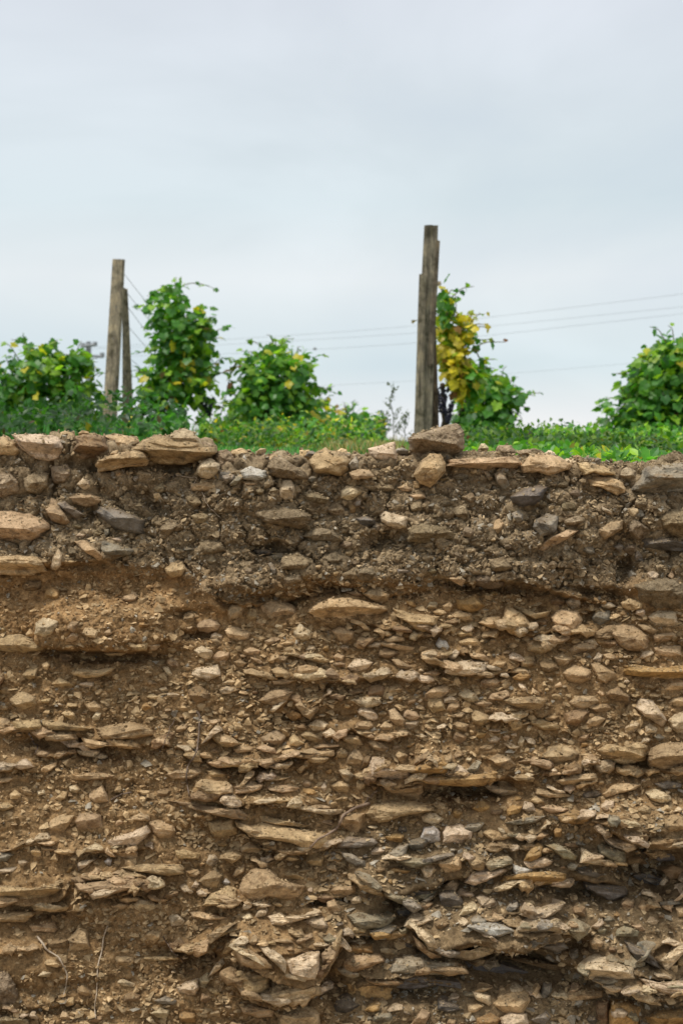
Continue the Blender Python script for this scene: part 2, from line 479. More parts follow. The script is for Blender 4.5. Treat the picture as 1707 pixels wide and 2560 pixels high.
'F': '''
tr 695,245 730,200 800,185 880,205 912,260 890,330 830,372 770,355 720,300
tr 380,290 390,230 410,175 470,190 540,240 600,320 550,355 500,380 420,340
tr 230,280 290,240 380,235 380,280 400,335 320,320
tr 30,210 110,200 190,220 200,265 150,275 60,245
tr 195,225 240,215 270,240 230,265 200,265
tr 80,350 110,325 190,335 195,370 110,375
tr 100,400 160,370 230,390 250,435 180,450 110,430
tf 440,165 520,180 620,220 710,200 690,240 600,260 540,230
br 590,280 640,250 690,265 680,295 610,300
tr 540,420 600,385 700,380 730,430 720,460 640,490 550,465
tr 820,450 880,410 1000,390 1027,400 1000,450 900,490 830,490
tr 745,450 790,432 815,460 790,482
tr 500,530 530,500 600,500 612,560 570,592 510,580
br 620,540 660,505 720,530 760,580 700,612 640,600
tr 715,500 780,480 855,520 800,565 750,560
tr 1060,320 1120,270 1230,275 1350,360 1350,440 1300,475 1200,475 1140,430 1100,375
tr 1265,290 1310,285 1415,330 1370,352 1300,330
pr 1330,240 1400,190 1530,205 1530,290 1480,315 1380,300
tr 1370,360 1440,345 1525,335 1530,370 1460,400 1375,410
tr 1370,440 1440,425 1550,430 1560,490 1480,510 1390,495
ou 1165,560 1250,550 1400,575 1600,550 1690,570 1690,640 1450,650 1300,640 1170,620
tr 1160,150 1220,115 1310,150 1300,190 1220,200 1170,180
gr 970,240 1010,205 1090,200 1095,260 1020,305 980,290
pf 0,560 100,530 200,525 290,540 295,590 240,622 80,625 10,610
tr 310,560 350,530 415,535 390,570 330,598
tr 775,610 850,550 930,560 975,600 975,650 900,680 820,665
tr 960,545 1000,535 1130,610 1125,640 1060,682 1010,655
pr 975,520 1010,470 1040,490 1030,540 1000,545
tr 1045,490 1090,475 1140,510 1110,530 1060,520
tr 1430,720 1480,670 1620,650 1620,700 1500,735
tr 1450,810 1500,770 1640,750 1640,820 1520,835
tu 370,780 450,770 600,760 680,780 650,840 620,875 540,870 450,820
tr 820,800 880,755 980,755 1030,790 960,840 890,855
pr 1250,830 1290,770 1370,790 1420,850 1465,920 1430,965 1380,930 1310,890
pr 1465,920 1500,880 1600,850 1660,900 1640,1020 1520,1010 1480,960
pr 1315,960 1350,935 1400,970 1390,1000 1320,1005
tr 180,870 210,845 310,890 310,930 250,960 190,930
tr 415,930 460,890 525,930 515,975 460,990
pr 485,1060 510,1020 535,1040 520,1090 495,1085
tr 630,1160 690,1095 780,1075 850,1095 900,1140 850,1180 760,1215 680,1205
tu 1000,1110 1060,1070 1180,1085 1280,1050 1335,1080 1320,1180 1180,1210 1060,1170
tu 1325,1180 1350,1100 1440,1060 1600,1060 1700,1120 1700,1260 1450,1240 1350,1220
gr 1370,1020 1410,1005 1450,1030 1410,1055
tr 900,1150 950,1130 1000,1150 1045,1215 960,1210 910,1175
tr 290,1170 350,1130 440,1160 480,1210 440,1260 380,1230 320,1195
tr 345,1330 370,1290 470,1300 525,1370 470,1430 400,1437 350,1400
of -220,1290 -100,1275 0,1275 350,1260 345,1310 280,1345 120,1350 0,1340 -130,1330
tu 730,1310 820,1270 900,1265 1000,1260 1000,1320 880,1370 780,1350
tf 590,1360 680,1370 800,1390 860,1420 700,1425 600,1400
tf 1040,1400 1100,1340 1200,1320 1290,1340 1250,1370 1140,1400 1050,1430
gf 1380,1330 1470,1310 1568,1330 1560,1360 1430,1370
gr 150,1240 230,1180 250,1190 230,1240 170,1285
pr 700,1240 730,1225 750,1250 730,1275
tr 460,1290 520,1270 595,1290 590,1320 500,1310
gr 910,1390 1000,1370 1040,1400 1000,1430 920,1430
tr 480,1190 560,1160 600,1175 550,1205
tr 230,1100 280,1070 335,1085 320,1110 250,1115
tr 200,800 270,790 330,805 290,830 220,820
''',
'G': '''
tf 1100,985 1200,955 1300,928 1360,890 1370,965 1280,1000 1180,996
tf 1350,885 1450,830 1560,795 1490,850 1420,910 1370,950
tu -80,560 60,560 200,580 370,550 410,580 350,625 190,665 70,670 -80,655
tf 190,680 280,670 420,640 468,675 440,725 330,735 220,720
tf -80,740 100,725 200,730 240,745 160,800 60,795 -80,810
tf 500,570 560,540 700,520 900,500 1040,500 1060,530 1000,550 900,575 760,610 700,640 580,620 510,590
tr 535,490 600,475 670,490 660,530 600,553 545,540
tr 310,190 330,130 390,95 490,100 470,150 420,215 340,205
tr 495,140 520,85 600,85 665,100 675,190 600,200 510,190
tr 970,140 1030,120 1140,155 1150,210 1110,262 1040,255 1000,210
pr 698,265 760,240 860,210 960,165 990,205 940,260 880,320 800,300 705,310
tr 740,345 790,320 900,340 900,380 800,375
pr 210,270 250,220 310,215 335,245 320,275 240,280
tr 195,330 240,310 278,345 270,380 210,370
gr -80,335 60,340 95,360 40,400 -80,420
pr -80,470 50,440 120,435 90,470 -60,498
tr 265,305 320,310 380,325 340,340 280,330
wr 680,400 710,375 735,385 725,440 700,430
or 430,480 460,415 487,430 455,480
pr 510,410 570,390 630,385 560,440 500,475
pr 860,690 920,640 1000,650 1030,700 990,740 920,745
tr 725,690 790,670 850,690 800,715 740,715
pr 1100,760 1160,745 1215,790 1190,820 1120,830
tr 950,880 1000,845 1060,860 1050,910 1000,945 960,910
tf 1230,730 1300,725 1500,770 1480,785 1350,785 1250,760
tf 915,1025 1000,1020 1150,1015 1180,1040 1060,1050 970,1055
br 310,930 370,915 450,915 460,950 380,970 320,965
pr 760,1190 800,1165 885,1200 880,1222 790,1215
tr 420,1330 450,1290 490,1285 485,1340 440,1350
gr 1000,1310 1080,1285 1165,1310 1140,1340 1060,1335
pr 1285,600 1310,580 1360,610 1350,635 1300,630
wr 1450,540 1475,510 1510,540 1480,560
pr 1250,570 1275,530 1305,550 1280,590
pr 1300,1170 1360,1130 1380,1170 1340,1240 1305,1220
pr 1340,1180 1400,1080 1460,1020 1480,1060 1440,1110
cr -80,1100 60,1120 130,1240 120,1350 40,1390 -80,1390
cr -80,1420 100,1400 200,1440 200,1480 -80,1490
tf 1140,330 1200,320 1310,350 1300,385 1160,385
tf -80,20 60,15 100,45 40,70 -80,65
tf 780,440 900,415 1060,420 1200,430 1200,480 1100,500 960,480 860,470
''',
'H': '''
pf 250,955 300,950 400,1010 440,1060 430,1140 370,1080 290,1010
pf 425,1040 560,1005 650,995 652,1110 620,1180 540,1172 450,1150
tf 90,955 200,975 300,1040 365,1105 250,1112 150,1085 110,1030
tr 658,1000 770,900 792,950 740,1060 660,1150
tf 720,960 800,850 790,950 760,990
tf 30,1150 110,1112 240,1122 335,1150 330,1230 240,1287 140,1262
tf 325,1165 440,1190 560,1200 645,1190 655,1270 560,1312 450,1332 360,1356 300,1300
pf 1250,830 1330,850 1400,905 1440,985 1370,970 1300,890
pf 1400,925 1500,962 1640,985 1760,945 1850,895 1840,960 1760,1010 1640,1050 1500,1030 1420,1000
bf 1255,880 1310,920 1380,990 1450,1030 1380,1040 1290,970
lf 880,480 980,515 1060,570 1050,600 980,572 900,510
lf 1050,575 1130,610 1230,640 1300,660 1270,695 1180,680 1090,640 1040,600
lf 1240,640 1320,610 1430,590 1350,650 1270,668
pf 440,10 520,10 650,60 800,60 790,90 740,105 640,90 500,60
tf -330,5 -200,15 0,45 120,55 200,100 180,135 80,125 0,105 -150,70
tf 190,80 300,100 420,130 600,170 560,185 400,170 270,140
tf 130,160 200,140 330,140 500,185 700,220 740,290 680,330 560,330 480,290 330,260 180,240
tf 945,90 990,30 1080,10 1250,5 1390,25 1410,70 1300,90 1180,110 1080,150 1000,140
gf 760,270 830,235 1000,250 1035,280 1000,300 860,320 770,310
wr 1300,250 1330,180 1400,165 1440,210 1440,270 1370,290 1310,270
pr 1450,210 1480,170 1568,155 1650,200 1640,260 1560,290 1450,280
or 1075,240 1140,215 1205,225 1190,280 1110,270
gr 1100,350 1170,300 1230,290 1200,400 1160,410
pr 1310,450 1330,405 1380,400 1405,440 1360,545 1330,500
or 1070,460 1130,440 1250,460 1200,500 1110,490
tr 120,600 140,500 240,440 330,450 400,520 560,560 530,640 450,660 320,640 230,690 140,665
tf -120,690 -70,620 50,560 110,590 120,660 40,685 0,695
tr 75,500 110,440 165,420 160,470 90,515
tr 720,590 760,560 880,560 885,600 810,630 740,620
br 610,640 680,600 760,640 740,680 670,670
tr 410,490 450,450 560,510 550,530 440,515
dr 1200,600 1280,560 1370,580 1400,610 1280,650
pf 310,760 380,735 430,760 520,755 655,735 640,755 480,800 400,830 330,815
pr 540,790 590,765 680,770 730,850 700,860 620,845
lf 820,750 900,730 1000,750 1140,760 1130,790 1070,845 900,850
of 970,870 1050,850 1130,860 1110,900 1010,915
lr 1155,830 1190,850 1225,815 1235,850 1190,905
tf 125,1350 200,1330 350,1370 350,1415 250,1425 150,1390
tr 380,1400 500,1340 600,1345 660,1400 665,1500 380,1500
tr 20,1000 40,930 90,895 135,910 110,970 40,1008
tf 790,1060 860,1010 1050,1020 1090,1050 960,1100 850,1140 800,1120
lf 1100,1130 1130,1030 1250,1020 1400,1050 1560,1060 1560,1140 1330,1140 1200,1140
dk 1120,1160 1300,1150 1560,1190 1560,1230 1400,1210 1250,1240 1130,1220
ok 830,1200 950,1190 1120,1230 1110,1310 960,1340 840,1290
bk 670,1200 770,1180 790,1260 700,1280
or 800,980 860,940 990,950 1000,1000 860,1020
dk 1150,720 1250,700 1240,800 1160,800
tr 1280,700 1330,660 1400,670 1340,735
''',
'I': '''
df 1190,930 1260,950 1350,1005 1400,1055 1430,1115 1380,1095 1290,1045 1210,985
pf 1395,1060 1470,1000 1560,935 1610,955 1510,1070 1445,1142
bf 1120,185 1200,200 1340,232 1330,290 1200,252
bf 1330,240 1480,248 1640,240 1640,300 1460,325 1345,292
pr 85,770 140,700 210,670 230,710 170,760
pr 85,630 110,590 200,610 215,640 150,652
pr 220,640 250,620 340,640 360,700 300,720 240,700
wf 165,830 240,795 340,800 460,840 475,860 400,890 330,905 270,880
pu 480,830 600,790 770,790 785,870 720,890 600,910 470,890
pf 485,750 560,710 650,705 800,670 780,710 680,780 600,798
or 390,970 430,920 530,910 578,940 540,975
dr 640,960 680,920 780,920 820,970 740,1000
pf 140,540 190,470 290,430 440,420 430,460 330,510 200,565
ou 375,530 400,490 560,470 700,460 800,480 790,540 600,560 400,570
wr 435,400 500,430 595,455 530,490 470,510
or 520,400 560,310 620,275 660,300 640,370 580,420
tf 245,210 300,190 440,215 470,240 400,260 320,273
tr 600,250 640,200 693,225 620,270
gr 115,190 180,155 270,150 230,200 150,230
lf 655,290 720,280 830,330 880,370 870,395 790,385 720,330
or 720,200 745,165 780,190 770,240 730,245
pf 890,410 900,310 950,330 1050,390 1130,400 1070,430
pf 1025,225 1100,230 1260,290 1260,320 1200,345 1110,310 1050,270
lf 990,270 1080,300 1190,340 1190,420 1100,400 1020,350
br 1180,360 1260,340 1340,420 1200,425
dr 850,450 900,420 1050,490 1000,510 900,490
df 900,520 1000,540 1200,560 1220,620 1100,670 1000,620 930,580
dk 1235,490 1330,470 1450,520 1560,560 1450,600 1330,580
dk 1300,340 1420,330 1640,350 1640,400 1400,400
bk 1430,460 1500,430 1640,450 1640,530 1480,520
or 410,70 450,30 520,40 500,90 420,105
tf 640,50 720,30 830,60 800,80 700,85
of 740,100 860,70 980,100 970,150 850,160 760,140
gf 400,150 560,110 680,100 600,150 480,165
tr 820,620 875,620 878,665 825,665
gr 910,600 940,590 965,620 940,645
tr 1160,680 1200,640 1250,660 1240,720 1180,735
tr 1270,700 1310,650 1360,700 1320,760
pr 960,830 1040,770 1050,810 1010,850
lr 790,820 900,800 960,830 940,880 880,925 820,870
tr 955,920 1000,900 1050,930 1040,980 970,975
tr 1230,820 1290,810 1320,850 1280,868
pu 885,1100 960,1060 1120,1060 1240,1090 1260,1170 1160,1220 1040,1210 940,1160
pf 1250,1150 1400,1190 1540,1180 1680,1200 1680,1270 1480,1280 1330,1230
gr 820,1000 880,970 900,1060 840,1050
bf 380,1020 520,1030 700,1070 820,1080 810,1135 680,1110 500,1060
dk 0,1060 300,1050 520,1110 800,1160 700,1190 450,1150 200,1140 0,1150
tr 315,1330 370,1270 470,1240 550,1260 570,1310 520,1420 430,1415 370,1390
gr 635,1280 660,1200 710,1200 705,1260 665,1330
tf 780,1300 850,1240 1050,1240 1050,1290 850,1320
tr 820,1250 880,1200 900,1230 850,1270
or 1080,1400 1100,1320 1200,1310 1290,1360 1280,1490 1080,1490
or 1300,1420 1400,1370 1560,1370 1650,1400 1650,1490 1300,1490
br 1000,1330 1080,1310 1080,1490 1000,1490
pr 20,1310 60,1280 110,1280 80,1325
tr 570,1270 620,1200 640,1220 610,1300
'''}
ROOTS = [
('G','250,890 300,980 390,1030 440,1140 430,1220 410,1300',.0022,'thin pale root winding down the lower left of the cut face'),
('G','715,810 680,890 660,1010 640,1130 630,1240 620,1440',.0018,'long straight pale root hanging at the bottom left of the cut face'),
('D','1270,845 1305,880 1300,1000 1290,1110 1235,1200 1220,1300 1235,1420',.0026,'dark upright root crossing the flat ledges left of centre'),
('H','980,20 870,55 800,100 770,180 700,230 640,260 590,310',.0036,'thick brown root curling down beside the large tan block'),
('G','1070,890 1120,990 1180,1030 1210,1070',.0014,'short fine root in front of the dirt topped slab'),
('A','1320,470 1360,560 1400,595 1450,640',.0010,'curved straw coloured rootlet in the grey topsoil'),
('A','1125,355 1200,370 1290,380 1250,440 1240,465',.0010,'bent pale rootlet beneath the right tip of the largest slab'),
('D','195,1010 220,1060 250,1085 235,1140',.0020,'short dark root below the left ledge'),
('D','1140,915 1110,960 1095,1010 1060,1100',.0012,'hair thin dark root left of the upright root'),
('D','720,1437 790,1405 860,1385',.0024,'broken grey root end poking from the lower left soil'),
('H','1020,-60 960,0 940,30',.0018,'small dark root tip above the thick brown root'),
]

# ledges: how far they stand out (m), how tall the dirt slope above them is (px), and the line of the lip
LEDGES = [
(.060, 170, '585,2372 630,2390 690,2425 760,2452 800,2440 855,2360'), (.035, 60, '560,2445 620,2490 690,2515 760,2502 805,2480'),
(.070, 130, '1028,2315 1075,2365 1130,2395 1190,2402 1250,2398 1290,2370 1410,2320'), (.060, 90, '1450,2420 1500,2455 1590,2470 1660,2490 1800,2482'),
(.060, 130, '1490,2060 1550,2090 1630,2125 1700,2115 1850,2110'), (.050, 90, '880,2185 950,2215 1000,2250 1050,2265 1105,2230'),
(.030, 50, '195,2225 240,2240 300,2235 400,2205'), (.035, 60, '430,2375 490,2378 540,2345 600,2308'), (.040, 70, '600,2060 650,2105 700,2125 760,2130 835,2112'),
(.050, 50, '915,1950 990,1965 1060,1950 1107,1930 1240,1962'), (.040, 130, '540,1488 600,1512 690,1508 790,1470'), (.030, 120, '760,1448 850,1462 960,1490 1060,1478'), (.045, 130, '1090,1440 1180,1462 1290,1452 1420,1490 1545,1506'),
(.030, 110, '-100,1432 60,1418 200,1408 300,1402'), (.040, 130, '90,1612 170,1622 260,1630 350,1628 440,1592'),
(.030, 60, '1490,1918 1560,1930 1640,1925 1720,1930'), (.025, 60, '620,1668 740,1700 860,1705 960,1690 1060,1700'), (.022, 50, '1240,1560 1330,1590 1420,1570 1500,1590'),
(.022, 40, '0,1828 110,1832 240,1850 380,1865 420,1860'), (.030, 50, '470,1880 560,1905 680,1905 790,1870'), (.025, 50, '480,1985 560,2000 700,2010 800,2008'),
(.022, 40, '1230,1795 1300,1800 1360,1790'), (.025, 60, '1330,1912 1400,1930 1470,1922'), (.030, 50, '-60,2250 60,2258 150,2252 180,2220'), (.025, 40, '960,2140 1060,2155 1160,2140 1230,2170 1310,2160'),
(.030, 50, '1240,2210 1330,2215 1420,2200'), (.030, 50, '860,2330 960,2335 1010,2310'), (.035, 60, '850,2425 960,2440 1080,2430 1180,2440'), (.025, 50, '1060,1640 1150,1688 1230,1690 1300,1660')]
# ------------------------------------------------------------------ the cut bank: one continuous sheet of soil
RIMPX = np.array([-900, -400, 0, 130, 300, 450, 560, 700, 850, 1000, 1150, 1300, 1450, 1560, 1707, 2100, 2600], float)
RIMPY = np.array([1112, 1115, 1115, 1106, 1112, 1112, 1140, 1153, 1152, 1142, 1130, 1146, 1160, 1170, 1162, 1155, 1155], float)
def terrain(x, y):
    """height of the vineyard ground behind the bank: a gentle rise, a crest, then falling away out of sight"""
    y = np.asarray(y, float); x = np.asarray(x, float)
    r = np.where(y < 9, .011 * y + .0002 * y * y, .1152)
    r = np.where(y > 9, .1152 + .0146 * (y - 9) * np.exp(-np.clip(y - 9, 0, None) / 3.5), r)
    r = r - np.where(y > 13, 9.0 * (1 - np.exp(-((y - 13) / 90.0) ** 2)), 0)
    side = -.010 * np.clip(x, -6, 6) * sstep(0, 4, y)
    return 1.548 + r * 1.05 + side + .012 * fbm2(x * .9, y * .9, 3, 31) * sstep(0, 2, y)
def face_y(z):
    return -0.20 * (1.58 - z) - .05 * sstep(1.2, .3, z)
# big forms read off the photograph: centre, radii (px), tilt (deg), metres out of (+) or into (-) the face
BLOBS = [(430, 1168, 110, 15, 0, -.05), (230, 1160, 50, 16, 0, -.035), (650, 1500, 110, 24, 4, -.075), (790, 1478, 90, 16, 0, -.035), (1230, 1470, 120, 13, 5, -.04), (1475, 1486, 80, 16, 8, -.06), (990, 1480, 120, 14, 3, -.03),
         (1562, 1420, 16, 45, 10, -.06), (132, 1200, 14, 50, -8, -.05), (970, 1358, 75, 28, 2, -.06), (690, 1378, 70, 14, 10, -.05),
         (1250, 1230, 60, 26, 30, -.01), (370, 1262, 60, 20, 25, -.05), (220, 1285, 50, 20, 10, -.035),
         (1370, 1300, 190, 110, 0, .045), (1080, 1340, 120, 90, 0, .03), (300, 1390, 180, 40, 5, .01), (640, 1230, 120, 80, 0, .03),
         (1640, 1290, 70, 70, 0, .04), (1620, 1480, 90, 55, 0, .035), (560, 1480, 70, 40, 0, .05), (390, 1510, 80, 50, 0, .03),
         (270, 1560, 170, 60, 6, .055), (260, 1640, 150, 18, 4, -.05), (480, 1590, 40, 14, -4, -.04),
         (90, 1470, 140, 26, -10, -.02), (1180, 1985, 110, 26, 0, -.11), (1590, 1918, 90, 16, 4, -.06), (1290, 1790, 60, 8, 4, -.03),
         (1450, 1555, 80, 8, -20, -.03), (1560, 1600, 40, 16, 30, -.03), (770, 1800, 120, 12, 0, -.02),
         (815, 2258, 50, 12, -10, -.06), (1015, 2262, 60, 26, -25, -.06), (1140, 2225, 120, 16, -10, -.05), (900, 2340, 60, 10, 0, -.03),
         (1640, 2190, 100, 65, 10, -.13), (1480, 2240, 110, 24, 12, -.09), (1280, 2425, 210, 55, 8, -.14), (1040, 2490, 120, 22, 0, -.06), (1420, 2370, 90, 26, 10, -.08),
         (830, 2480, 40, 40, 0, -.05), (500, 2410, 60, 16, -10, -.05), (470, 2380, 100, 14, 0, -.03), (170, 2330, 90, 50, 20, -.035), (620, 2130, 160, 20, 10, -.02),
         (340, 1720, 200, 20, 4, .0), (240, 1880, 120, 22, 6, -.035), (80, 1860, 60, 24, 0, -.03), (120, 2390, 120, 70, 0, .03), (620, 1990, 160, 60, 0, .03),
         (690, 2380, 140, 90, 0, .05), (1250, 2330, 170, 60, 0, .05), (1560, 2420, 140, 60, 0, .05), (1560, 2050, 150, 60, 0, .05),
         (100, 2290, 50, 14, 0, -.03), (140, 2520, 80, 10, 0, -.03), (460, 1540, 40, 10, 0, -.03)]
_lr = np.random.default_rng(17)
LEDGE = []
for d, H, s in LEDGES:
    q = np.array([[float(v) for v in p.split(',')] for p in s.split()]); LEDGE.append((d, H, q))
for _ in range(46):
    x0 = _lr.uniform(380, 1700) if _lr.random() < .75 else _lr.uniform(-80, 500); y0_ = _lr.uniform(1560, 2580); w = _lr.uniform(70, 230); tl = _lr.normal() * .10
    q = np.array([[x0 + w * t, y0_ + tl * w * t + 9 * _lr.normal()] for t in (0, .3, .65, 1)]); LEDGE.append((_lr.uniform(.010, .024), _lr.uniform(26, 60), q))
def ledges(px, py):
    m = np.zeros_like(px)
    jx = 7 * fbm2(px / 16, py / 80, 3, 73)
    for d, H, q in LEDGE:
        lo, hi = q[0, 0], q[-1, 0]
        lip = np.interp(px, q[:, 0], q[:, 1]) + jx
        win = sstep(lo - 16, lo + .12 * (hi - lo), px) * (1 - sstep(hi - .12 * (hi - lo), hi + 16, px))
        up = np.clip((py - (lip - H)) / H, 0, 1)
        prof = np.where(py < lip, up ** 1.4, 0) + np.where(py >= lip, 1 - sstep(0, 7, py - lip), 0)
        under = np.where(py > lip, np.exp(-np.clip(py - lip, 0, None) / 20.0) * sstep(2, 9, py - lip), 0)
        m = m + win * d * (prof - .55 * under)
    return m
def macro(px, py):
    m = np.zeros_like(px)
    wx, wy = 26 * fbm2(px / 55, py / 55, 3, 71), 20 * fbm2(px / 70 + 9, py / 40, 3, 72)
    px, py = px + wx, py + wy
    for cx, cy, rx, ry, a, d in BLOBS:
        ca, sa = math.cos(R(a)), math.sin(R(a))
        u = ((px - cx) * ca + (py - cy) * sa) / rx
        v = (-(px - cx) * sa + (py - cy) * ca) / ry
        q = u * u + v * v
        m = m + d * np.exp(-q ** 1.5)
    return m + ledges(px - wx, py - wy)
def zone(px, py):
    """weights of dark topsoil, orange subsoil and grey shale over the face"""
    w = 26 * fbm2(px / 90, py / 60, 3, 77)
    edge = np.interp(px, [0, 150, 420, 560, 800, 1100, 1500, 1707], [1405, 1400, 1440, 1500, 1450, 1470, 1480, 1440])
    top = 1 - sstep(-14, 14, py + w - edge)
    oran = np.exp(-(((px - 210) / 330) ** 4 + ((py - 1520 + w) / 105) ** 4)) + .45 * np.exp(-((py - 1480 + w) / 40) ** 2) + .5 * np.exp(-(((px - 1620) / 90) ** 2 + ((py - 1490) / 50) ** 2))
    sh = sstep(700, 1000, px + w * 2) * sstep(1980, 2120, py + w)
    return top, np.clip(oran * (.62 + .75 * fbm2(px / 70, py / 45, 4, 79)), 0, 1), sh
TOP = np.array((.25, .184, .108)); ORA = np.array((.315, .188, .082)); SUB = np.array((.255, .160, .074)); SHA = np.array((.21, .145, .077))
def soil_colour(px, py):
    top, ora, sh = zone(px, py)
    c = SUB[None] * np.ones(px.shape + (1,))
    c = c + (SHA - SUB) * sh[..., None]
    c = c + (TOP - c) * top[..., None]
    return c + (ORA - c) * (ora * (1 - .35 * top))[..., None]

cols = np.concatenate([-np.geomspace(7, .92, 26), np.arange(-.9, .9001, .0030), np.geomspace(.92, 7, 26)])
rim_z = np.array([at(a, b, 0.0)[2] for a, b in zip(RIMPX, RIMPY)])
rim_x = np.array([at(a, b, 0.0)[0] for a, b in zip(RIMPX, RIMPY)])
zr = np.interp(cols, rim_x, rim_z)
rows_face = np.concatenate([np.linspace(-.05, .30, 18)[:-1], np.arange(.30, 1.50, .0029)])     # heights up to 1.50, then the rim follows its own line
rows_rim = np.arange(0, 40) / 39.0
rows_top = np.concatenate([np.arange(0, .30, .004)[1:], np.geomspace(.31, 2.2, 36)])
nc = len(cols)
PY_, PZ_, NY_, NZ_ = [], [], [], []
for z in rows_face:
    PY_.append(np.full(nc, face_y(z))); PZ_.append(np.full(nc, z)); NY_.append(np.full(nc, -1.)); NZ_.append(np.full(nc, .1))
rr = .035
for q in rows_rim:
    # up the last stretch and over a rounded lip
    straight = .45
    if q < straight:
        z = 1.4973 + (zr - rr - 1.4973) * (q + .02) / (straight + .02)
        PZ_.append(z); PY_.append(face_y(z)); NY_.append(np.full(nc, -1.)); NZ_.append(np.full(nc, .1))
    else:
        a = (q - straight) / (1 - straight) * math.pi / 2
        PZ_.append(zr - rr + rr * math.sin(a)); PY_.append(face_y(zr - rr) + rr * (1 - math.cos(a)))
        NY_.append(np.full(nc, -math.cos(a))); NZ_.append(np.full(nc, math.sin(a)))
y0 = PY_[-1]
for s in rows_top:
    y = y0 + s
    w = sstep(0, .8, np.full(nc, s))
    PY_.append(y); PZ_.append(zr * (1 - w) + terrain(cols, y) * w - .03 * sstep(1.4, 2.2, s)); NY_.append(np.full(nc, 0.)); NZ_.append(np.full(nc, 1.))
Y = np.array(PY_); Z = np.array(PZ_); NY = np.array(NY_); NZ = np.array(NZ_)
nr = len(Y)
X = np.tile(cols, (nr, 1))
T = np.cumsum(np.vstack([np.zeros(nc), np.hypot(np.diff(Y, axis=0), np.diff(Z, axis=0))]), axis=0)
P0 = np.stack([X, Y, Z], -1)
qx, qy = proj(P0)
facew = np.clip(-NY, 0, 1)
top_w, ora_w, sha_w = zone(qx, qy)
M = macro(qx, qy) * facew
# large waves, flat lying strata below, lumps and clods, crumbs
h = .016 * fbm2(X * 5, T * 7, 4, 3) + M
warp = .02 * fbm2(X * 9, T * 9, 3, 11)
st = fbm2(X * 4 + warp * 30, (T + warp) * 38, 3, 12)
low = (1 - top_w) * facew
h = h + low * .010 * st
warp2 = .03 * fbm2(X * 22, T * 22, 3, 13); warp3 = .03 * fbm2(X * 22 + 50, T * 22, 3, 14)
w1, w1b, c1 = worley2((X + warp + warp2 * .6) * 15, (T + warp3 * .6) * 20, 21)
h = h - top_w * .006 * np.exp(-(w1b - w1) / .07)
h = h + top_w * .032 * (np.sqrt(np.clip(1 - (w1 / .85) ** 2, 0, 1)) - .5 + .4 * (c1 - .5)) * sstep(0, .12, w1b - w1)
w2, w2b, c2 = worley2((X + warp2 * .5) * 48, (T + warp3 * .5) * np.where(low > .5, 80, 52), 22)
lump = (np.sqrt(np.clip(1 - (w2 / .85) ** 2, 0, 1)) - .5) * sstep(0, .15, w2b - w2)
smooth_patch = sstep(-.1, .35, fbm2(X * 6, T * 8, 3, 50)) * (1 - top_w)
h = h + (.012 * top_w + .0065 * (1 - top_w) * (1 - .8 * smooth_patch)) * (lump + .5 * (c2 - .5))
w3, w3b, c3 = worley2(X * 120, T * 135, 23)
h = h + (.0048 * (.5 + .5 * (1 - smooth_patch))) * (np.clip(1 - w3, 0, 1) - .4 + .5 * (c3 - .5))
h = h + .0016 * fbm2(X * 260, T * 260, 2, 24)
h = h * (.35 + .65 * facew)
XX = X + .003 * fbm2(X * 60, T * 60, 2, 25)
Yd = Y + NY * h
Zd = Z + NZ * h + facew * .35 * np.clip(h - M * .8, -.02, .02) * 0.5
PB = np.stack([XX, Yd, Zd], -1)
col = soil_colour(qx, qy)
cell = .80 + .4 * c3
col = col * cell[..., None]
col = col * (1 - .22 * sstep(.1, .5, fbm2(X * 12, T * 16, 4, 61)))[..., None]
# beyond the lip the soil greens over with roots and grass litter
grass_w = sstep(.25, 1.0, Y - y0[None])[..., None]
col = col * (1 - grass_w) + np.array((.06, .085, .03)) * grass_w
idx = np.arange(nr * nc).reshape(nr, nc)
F = np.stack([idx[:-1, :-1], idx[:-1, 1:], idx[1:, 1:], idx[1:, :-1]], -1).reshape(-1, 4)
bank = obj_np('earth_bank', PB.reshape(-1, 3), F, M_SOIL, col.reshape(-1, 3), smooth=True)
tag(bank, kind='structure')

# where the finished surface stands, looked up by pixel
bx, by = proj(PB)
BW, BS = 300, 10
nearest = np.full((320, BW), 1e9)
ii = ((by + 0) / BS).astype(int); jj = ((bx + 600) / BS).astype(int)
ok = (ii >= 0) & (ii < 320) & (jj >= 0) & (jj < BW) & (facew > .2)
mn = np.full((320, BW), 9.0); np.minimum.at(mn, (ii[ok], jj[ok]), PB[..., 1][ok])
acc = np.zeros((320, BW)); cnt = np.zeros((320, BW))
np.add.at(acc, (ii[ok], jj[ok]), PB[..., 1][ok]); np.add.at(cnt, (ii[ok], jj[ok]), 1)
def surf_y(px, py, r=1):
    i, j = int(py / BS), int((px + 600) / BS)
    i = min(max(i, 0), 318); j = min(max(j, 0), BW - 2)
    a = acc[max(i - r, 0):i + r + 1, max(j - r, 0):j + r + 1]; c = cnt[max(i - r, 0):i + r + 1, max(j - r, 0):j + r + 1]
    if c.sum() > 0: return .45 * a.sum() / c.sum() + .55 * mn[i, j] if mn[i, j] < 8 else a.sum() / c.sum()
    return float(face_y(at(px, py, 0)[2]))

